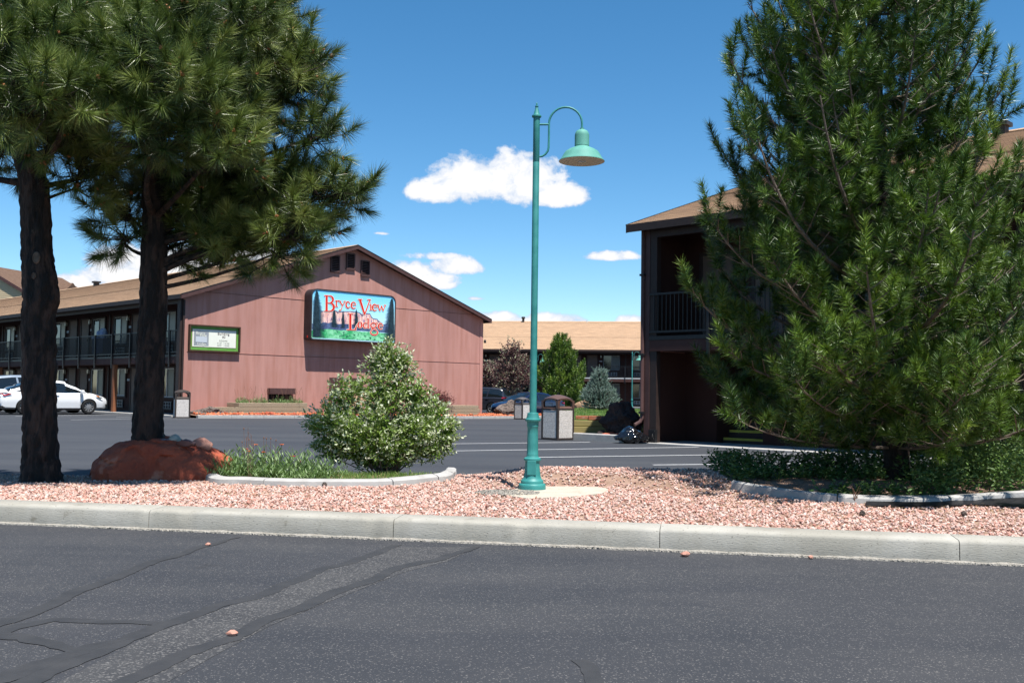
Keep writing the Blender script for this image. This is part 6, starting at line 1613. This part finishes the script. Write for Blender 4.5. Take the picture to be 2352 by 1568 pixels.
# ================================================================== cars
M_tyre = mat('tyre_rubber', (.012,.012,.013), (.02,.02,.021), rough=.8, scale=9)
M_alloy = mat('alloy_rim', (.50,.51,.52), (.58,.59,.60), rough=.3, metal=.6, scale=6)
M_cglass = mat('car_glass', (.010,.014,.016), rough=.03, spec=.9)
M_tail = mat('tail_light_red', (.45,.01,.015), rough=.15, spec=.7)
M_head = mat('headlight_glass', (.55,.58,.60), rough=.08, spec=.9, metal=.4)
M_amber = mat('amber_lens', (.55,.16,.02), rough=.15)
M_blk = mat('black_plastic_trim', (.012,.012,.013), rough=.6)
M_numpl = mat('number_plate_blank', (.45,.50,.58), (.30,.36,.48), rough=.5, scale=30)
def paint(name, c): return mat(name, c, k=.92, rough=.28, spec=.6, coat=.8)
def lerpk(keys, x):
    if x <= keys[0][0]: return keys[0][1:]
    for a, b_ in zip(keys[:-1], keys[1:]):
        if a[0] <= x <= b_[0]:
            t = (x-a[0])/(b_[0]-a[0]); t = t*t*(3-2*t)*.45+t*.55
            return tuple(p*(1-t)+q*t for p, q in zip(a[1:], b_[1:]))
    return keys[-1][1:]
def car(loc, rz, label, body_m, kind='sedan', spoke=9):
    root = empty('parked_car', loc, rz, label, 'car', 'cars parked at the lodge')
    if kind == 'sedan':
        L, H, wr, ax = 4.62, 1.44, .315, (1.37,-1.33)
        # x, z under, z shoulder, z top centre, half width
        K = [(-2.31,.42,.78,.92,.66),(-2.24,.30,.86,1.02,.78),(-2.10,.24,.90,1.06,.85),(-1.6,.22,.93,1.07,.88),(-.8,.20,.93,1.00,.89),(0,.20,.92,.98,.89),(.9,.20,.91,.98,.885),(1.15,.20,.90,.99,.88),(1.6,.22,.84,.93,.86),(2.0,.22,.74,.82,.80),(2.2,.24,.66,.70,.70),(2.31,.30,.56,.60,.52)]
        C = [(-1.98,1.05,.70,.62),(-1.55,1.20,.78,.60),(-1.1,1.36,.82,.58),(-.6,1.43,.84,.58),(0,1.455,.84,.59),(.35,1.42,.84,.58),(.75,1.27,.82,.60),(1.12,1.08,.80,.64),(1.38,.965,.76,.68)]
        pil = [(.92,1.22),(-.18,-.16),(-1.22,-1.38)]
    else:
        L, H, wr, ax = 4.6, 1.68, .35, (1.36,-1.34)
        K = [(-2.3,.50,.85,1.05,.72),(-2.22,.34,.98,1.15,.82),(-2.0,.28,1.03,1.18,.88),(-1.4,.26,1.05,1.18,.92),(0,.25,1.03,1.12,.92),(.9,.25,1.02,1.11,.91),(1.3,.26,1.00,1.10,.90),(1.8,.28,.95,1.03,.87),(2.1,.28,.84,.92,.80),(2.25,.32,.72,.78,.70),(2.3,.40,.60,.66,.6)]
        C = [(-2.2,1.17,.74,.68),(-2.0,1.50,.80,.64),(-1.8,1.62,.84,.64),(-1.2,1.675,.86,.66),(-.2,1.69,.86,.66),(.3,1.64,.86,.65),(.75,1.45,.84,.67),(1.15,1.20,.82,.70),(1.42,1.09,.78,.74)]
        pil = [(.92,1.25),(-.1,-.1),(-1.0,-1.05),(-1.75,-2.0)]
    N_ = 56; sec = []
    xs_ = [K[0][0]+(K[-1][0]-K[0][0])*(.5-.5*math.cos(math.pi*i/N_)) for i in range(N_+1)]
    for x in xs_:
        zb, zs, zt, w = lerpk(K, x); mid = (zb+zs)/2
        half = [(0,zb),(w*.80,zb),(w*.955,zb+.07),(w*.985,mid-.08),(w,mid+.03),(w*.99,mid+.14),(w*.975,zs-.04),(w*.94,zs),(w*.86,zs+.03),(w*.5,zt-.012),(0,zt)]
        sec.append([(x,-y,z) for y, z in half]+[(x,y,z) for y, z in half[-2:0:-1]])
    m_ = len(sec[0]); q = MB(); q.add([p for s in sec for p in s], [(i*m_+j,(i+1)*m_+j,(i+1)*m_+(j+1)%m_,i*m_+(j+1)%m_) for i in range(N_) for j in range(m_)]+[tuple(range(m_)),tuple(N_*m_+j for j in range(m_))[::-1]])
    bod = q.build('body', body_m, root, smooth=True, angle=32, merge=True)
    cutters = []
    for x in ax:
        cu = MB(); n = 32; cu.prism([(x+(wr+.05)*math.cos(6.2832*k/n), -1.3, wr+(wr+.05)*math.sin(6.2832*k/n)) for k in range(n)], (0,.62,0)); cu.prism([(x+(wr+.05)*math.cos(6.2832*k/n), .68, wr+(wr+.05)*math.sin(6.2832*k/n)) for k in range(n)], (0,.62,0))
        co = cu.build('cutter', M_blk, None, merge=True); co.parent = root; cutters.append(co); md = bod.modifiers.new('b', 'BOOLEAN'); md.operation = 'DIFFERENCE'; md.object = co; md.solver = 'EXACT'; md.material_mode = 'TRANSFER'
    bpy.context.view_layer.update()
    try:
        me = bpy.data.meshes.new_from_object(bod.evaluated_get(bpy.context.evaluated_depsgraph_get()))
        if len(me.polygons) > 200: bod.modifiers.clear(); bod.data = me
    except Exception as e: print('bool', e)
    bod.modifiers.clear()
    for c in cutters: bpy.data.objects.remove(c, do_unlink=True)
    # glasshouse
    cs = []; M_ = 40; xs2 = [C[0][0]+(C[-1][0]-C[0][0])*i/M_ for i in range(M_+1)]
    def cab(x):
        zr, wb, wr_ = lerpk(C, x); zb = lerpk(K, x)[1]+.02; wk = lerpk(K, x)[3]; return zr, min(wb, wk*.95), wr_, zb
    for x in xs2:
        zr, wb, wt, zb = cab(x); wt = wb-(wb-wt)*min(1, max(.0, (zr-zb)/.42))
        half = [(0,zb-.03),(wb,zb-.03),(wb,zb),(wt+(wb-wt)*.05,zr-.06),(wt-.05,zr-.018),(wt*.5,zr-.002),(0,zr)]
        cs.append([(x,-y,z) for y, z in half]+[(x,y,z) for y, z in half[-2:0:-1]])
    m_ = len(cs[0]); q = MB(); q.add([p for s in cs for p in s], [(i*m_+j,(i+1)*m_+j,(i+1)*m_+(j+1)%m_,i*m_+(j+1)%m_) for i in range(M_) for j in range(m_)]+[tuple(range(m_)),tuple(M_*m_+j for j in range(m_))[::-1]])
    q.build('windows', M_cglass, root, smooth=True, angle=40)
    # roof skin and rails
    x0r = C[2][0]-.0 if kind == 'sedan' else -1.95; x1r = .42
    rr = []; n = 24
    for i in range(n+1):
        x = x0r+(x1r-x0r)*i/n; zr, wb, wt, zb = cab(x); wt = wb-(wb-wt)*min(1, max(.0, (zr-zb)/.42)); e = .006
        rr.append([(x,s_*y,z) for s_, y, z in ((-1,wt+(wb-wt)*.16+e,zr-.10),(-1,wt+(wb-wt)*.05+e,zr-.055),(-1,wt-.045,zr-.010+e),(-1,wt*.5,zr+e),(1,0,zr+.002+e),(1,wt*.5,zr+e),(1,wt-.045,zr-.010+e),(1,wt+(wb-wt)*.05+e,zr-.055),(1,wt+(wb-wt)*.16+e,zr-.10))])
    m_ = 9; q = MB(); q.add([p for s in rr for p in s], [(i*m_+j,(i+1)*m_+j,(i+1)*m_+j+1,i*m_+j+1) for i in range(n) for j in range(m_-1)]); q.build('roof', body_m, root, smooth=True)
    for s_ in (-1, 1):
        # pillars follow the side of the cabin
        def side_pt(x, t, e=.008):
            zr, wb, wt, zb = cab(x); wt = wb-(wb-wt)*min(1, max(.0, (zr-zb)/.42)); z1 = zr-.07; return Vector((x, s_*(wb+(wt+(wb-wt)*.06-wb)*t+e), zb+(z1-zb)*t))
        q = MB()
        n = 16
        for (xa, xb, wd) in ((.38,1.34,.09),(x0r,C[0][0]+.05,.15 if kind=='sedan' else .2)):
            pts = []
            for i in range(n+1):
                x = xa+(xb-xa)*i/n; a = side_pt(x,1.0); b_ = side_pt(x, max(0,1-wd*3.2*(1+.8*i/n)) if i<n else 0.0); pts += [a,b_]
            q.add(pts, [(2*i,2*i+1,2*i+3,2*i+2) for i in range(n)]); q.build('pillar', body_m, root); q = MB()
        for (xa, xb) in pil[1:-1] if kind != 'sedan' else pil[1:2]:
            a0, a1, b0, b1 = side_pt(xa-.03,0), side_pt(xa+.05,0), side_pt(xb-.05,1), side_pt(xb+.03,1); q.add([a0,a1,b1,b0],[(0,1,2,3)]); q.build('pillar', body_m, root); q = MB()
        if kind == 'sedan': a0,a1,b0,b1 = side_pt(-1.15,0),side_pt(-1.08,0),side_pt(-1.16,1),side_pt(-1.10,1); q.add([a0,a1,b1,b0],[(0,1,2,3)])
        if q.v: q.build('pillar', body_m, root)
        w = .89 if kind == 'sedan' else .92
        q = MB(); q.box((1.02,s_*(w+.07),lerpk(K,1.02)[1]+.08),(.13,.20,.13)); q.build('wing_mirror', body_m, root, bevel=.03, smooth=True)
        for hx in (-.02,-1.0):
            q = MB(); q.box((hx,s_*(w+.006),lerpk(K,hx)[1]-.10),(.17,.03,.028)); q.build('door_handle', body_m, root, bevel=.008)
        # door shut lines
        for dx in (-.28+.0,.98,-1.12):
            q = MB(); ww = lerpk(K,dx)[3]; zb, zs = lerpk(K,dx)[0:2]; q.b2((dx-.006,s_*(ww*.995),zb+.12),(dx+.006,s_*(ww+.0035),zs-.06)); q.build('door_gap', M_blk, root)
        q = MB(); zb = .2 if kind == 'sedan' else .26; q.b2((ax[1]+wr+.06,s_*(w*.93),zb-.03),(ax[0]-wr-.06,s_*(w*.965),zb+.06)); q.build('sill', M_blk, root)
        if kind == 'sedan':
            q = MB(); q.add([(-2.12,s_*.858,.92),(-2.30,s_*.68,.90),(-2.325,s_*.50,.86),(-2.325,s_*.50,.78),(-2.31,s_*.70,.74),(-2.14,s_*.862,.78),(-1.86,s_*.888,.87)], [(0,1,2,3,4,5,6)])
            q.build('tail_light', M_tail, root)
        else:
            q = MB(); q.add([(-2.0,s_*.89,1.06),(-2.27,s_*.80,1.06),(-2.31,s_*.5,1.0),(-2.31,s_*.5,.92),(-2.25,s_*.84,.88),(-2.02,s_*.90,.96)], [(0,1,2,3,4,5)]); q.build('tail_light', M_tail, root)
        zf = .0 if kind == 'sedan' else .13
        q = MB(); q.add([(1.62,s_*.868,.83+zf),(1.95,s_*.80,.745+zf),(2.16,s_*.70,.665+zf),(2.26,s_*.55,.60+zf),(2.20,s_*.66,.52+zf),(1.98,s_*.815,.60+zf),(1.78,s_*.86,.72+zf)], [(0,1,2,3,4,5,6)]); q.build('headlight', M_head, root)
        q = MB(); q.add([(1.62,s_*.875,.838+zf),(1.80,s_*.848,.80+zf),(1.84,s_*.852,.74+zf),(1.74,s_*.872,.75+zf)], [(0,1,2,3)]); q.build('indicator', M_amber, root)
        for x in ax:
            wroot = MB(); tyr = [(wr*.66,-.10),(wr*.90,-.105),(wr*.98,-.085),(wr,-.05),(wr,.05),(wr*.98,.085),(wr*.90,.105),(wr*.66,.10)]
            vs = []; n = 36
            for r_, yy in tyr:
                for k in range(n): t = 6.2832*k/n; vs.append((r_*math.cos(t), yy, r_*math.sin(t)))
            wroot.add(vs, [(i*n+k, i*n+(k+1)%n, (i+1)*n+(k+1)%n, (i+1)*n+k) for i in range(len(tyr)-1) for k in range(n)])
            wo = wroot.build('wheel', M_tyre, root, smooth=True, loc=(x, s_*(w-.115), wr))
            rm = MB(); Rr = wr*.68
            for k in range(spoke):
                t = 6.2832*k/spoke; rm.bar((Rr*.12*math.cos(t), s_*.07, Rr*.12*math.sin(t)), (Rr*.97*math.cos(t+.22), s_*.055, Rr*.97*math.sin(t+.22)), .045*wr/.32, .02, up=(0,1,0))
            vs = []
            for r_, yy in ((Rr*1.0,.035),(Rr*1.0,.085),(Rr*.93,.085),(Rr*.9,.02)):
                for k in range(n): t = 6.2832*k/n; vs.append((r_*math.cos(t), s_*yy, r_*math.sin(t)))
            rm.add(vs, [(i*n+k, i*n+(k+1)%n, (i+1)*n+(k+1)%n, (i+1)*n+k) for i in range(3) for k in range(n)])
            vs = [(Rr*.16*math.cos(6.2832*k/12), s_*.088, Rr*.16*math.sin(6.2832*k/12)) for k in range(12)]; rm.add(vs, [tuple(range(12))])
            rm.build('rim', M_alloy, wo)
            dk = MB(); vs = [(Rr*math.cos(6.2832*k/24), s_*.0, Rr*math.sin(6.2832*k/24)) for k in range(24)]; dk.add(vs, [tuple(range(24))]); dk.build('brake_disc', M_blk, wo)
    q = MB(); zf = 0 if kind == 'sedan' else .15
    q.b2((-2.335,-.26,.60+zf),(-2.312,.26,.76+zf)); q.build('rear_plate', M_numpl, root)
    q = MB(); q.add([(2.315,-.40,.46+zf),(2.315,.40,.46+zf),(2.31,.5,.34+zf),(2.31,-.5,.34+zf)],[(0,1,2,3)]); q.build('grille', M_blk, root)
    for s_ in (-1,1):
        q = MB(); q.add([(2.12,s_*.79,.44+zf),(2.27,s_*.64,.42+zf),(2.28,s_*.62,.32+zf),(2.14,s_*.78,.30+zf)],[(0,1,2,3)]); q.build('fog_lamp', M_blk, root)
    q = MB(); q.b2((-2.27,-.78,.27 if kind=='sedan' else .34),(-2.1,.78,.36 if kind=='sedan' else .5)); q.build('lower_bumper', M_blk, root)
    q = MB(); q.b2((.3,-.5,.92),(.42,-.1,1.25)); q.b2((.3,.1,.92),(.42,.5,1.25)); q.build('seats', M_blk, root)
    return root
hu = math.atan2(UY.y, UY.x)
car((-20.15, 44.75, 0), hu, 'white saloon car parked facing the left lodge, behind the leftmost tree trunk', paint('white_paint', (.78,.79,.80)), 'sedan', 10)
car((-21.9, 47.1, 0), hu, 'silver-grey estate-style SUV at the left edge, beyond the white car', paint('silver_paint', (.20,.25,.31)), 'suv', 6)
p = at(1212, 950, 59.5); car((p.x, p.y, g(p.x,p.y)), hu+math.pi-R(4), 'dark blue saloon car behind the far litter bin and lamp post', paint('navy_paint', (.004,.008,.032)), 'sedan', 12)
p = at(1096, 948, 66); car((p.x, p.y, g(p.x,p.y)), hu+R(115), 'dark car almost wholly hidden behind the right corner of the pink gable', paint('dark_paint', (.018,.02,.028)), 'suv', 6)
print("OBJ", len(bpy.data.objects)); [print(o.parent and o.parent.get("label","")[:30], o.name, len(o.data.polygons)) for o in bpy.data.objects if o.type=="MESH" and len(o.data.polygons)>40000]
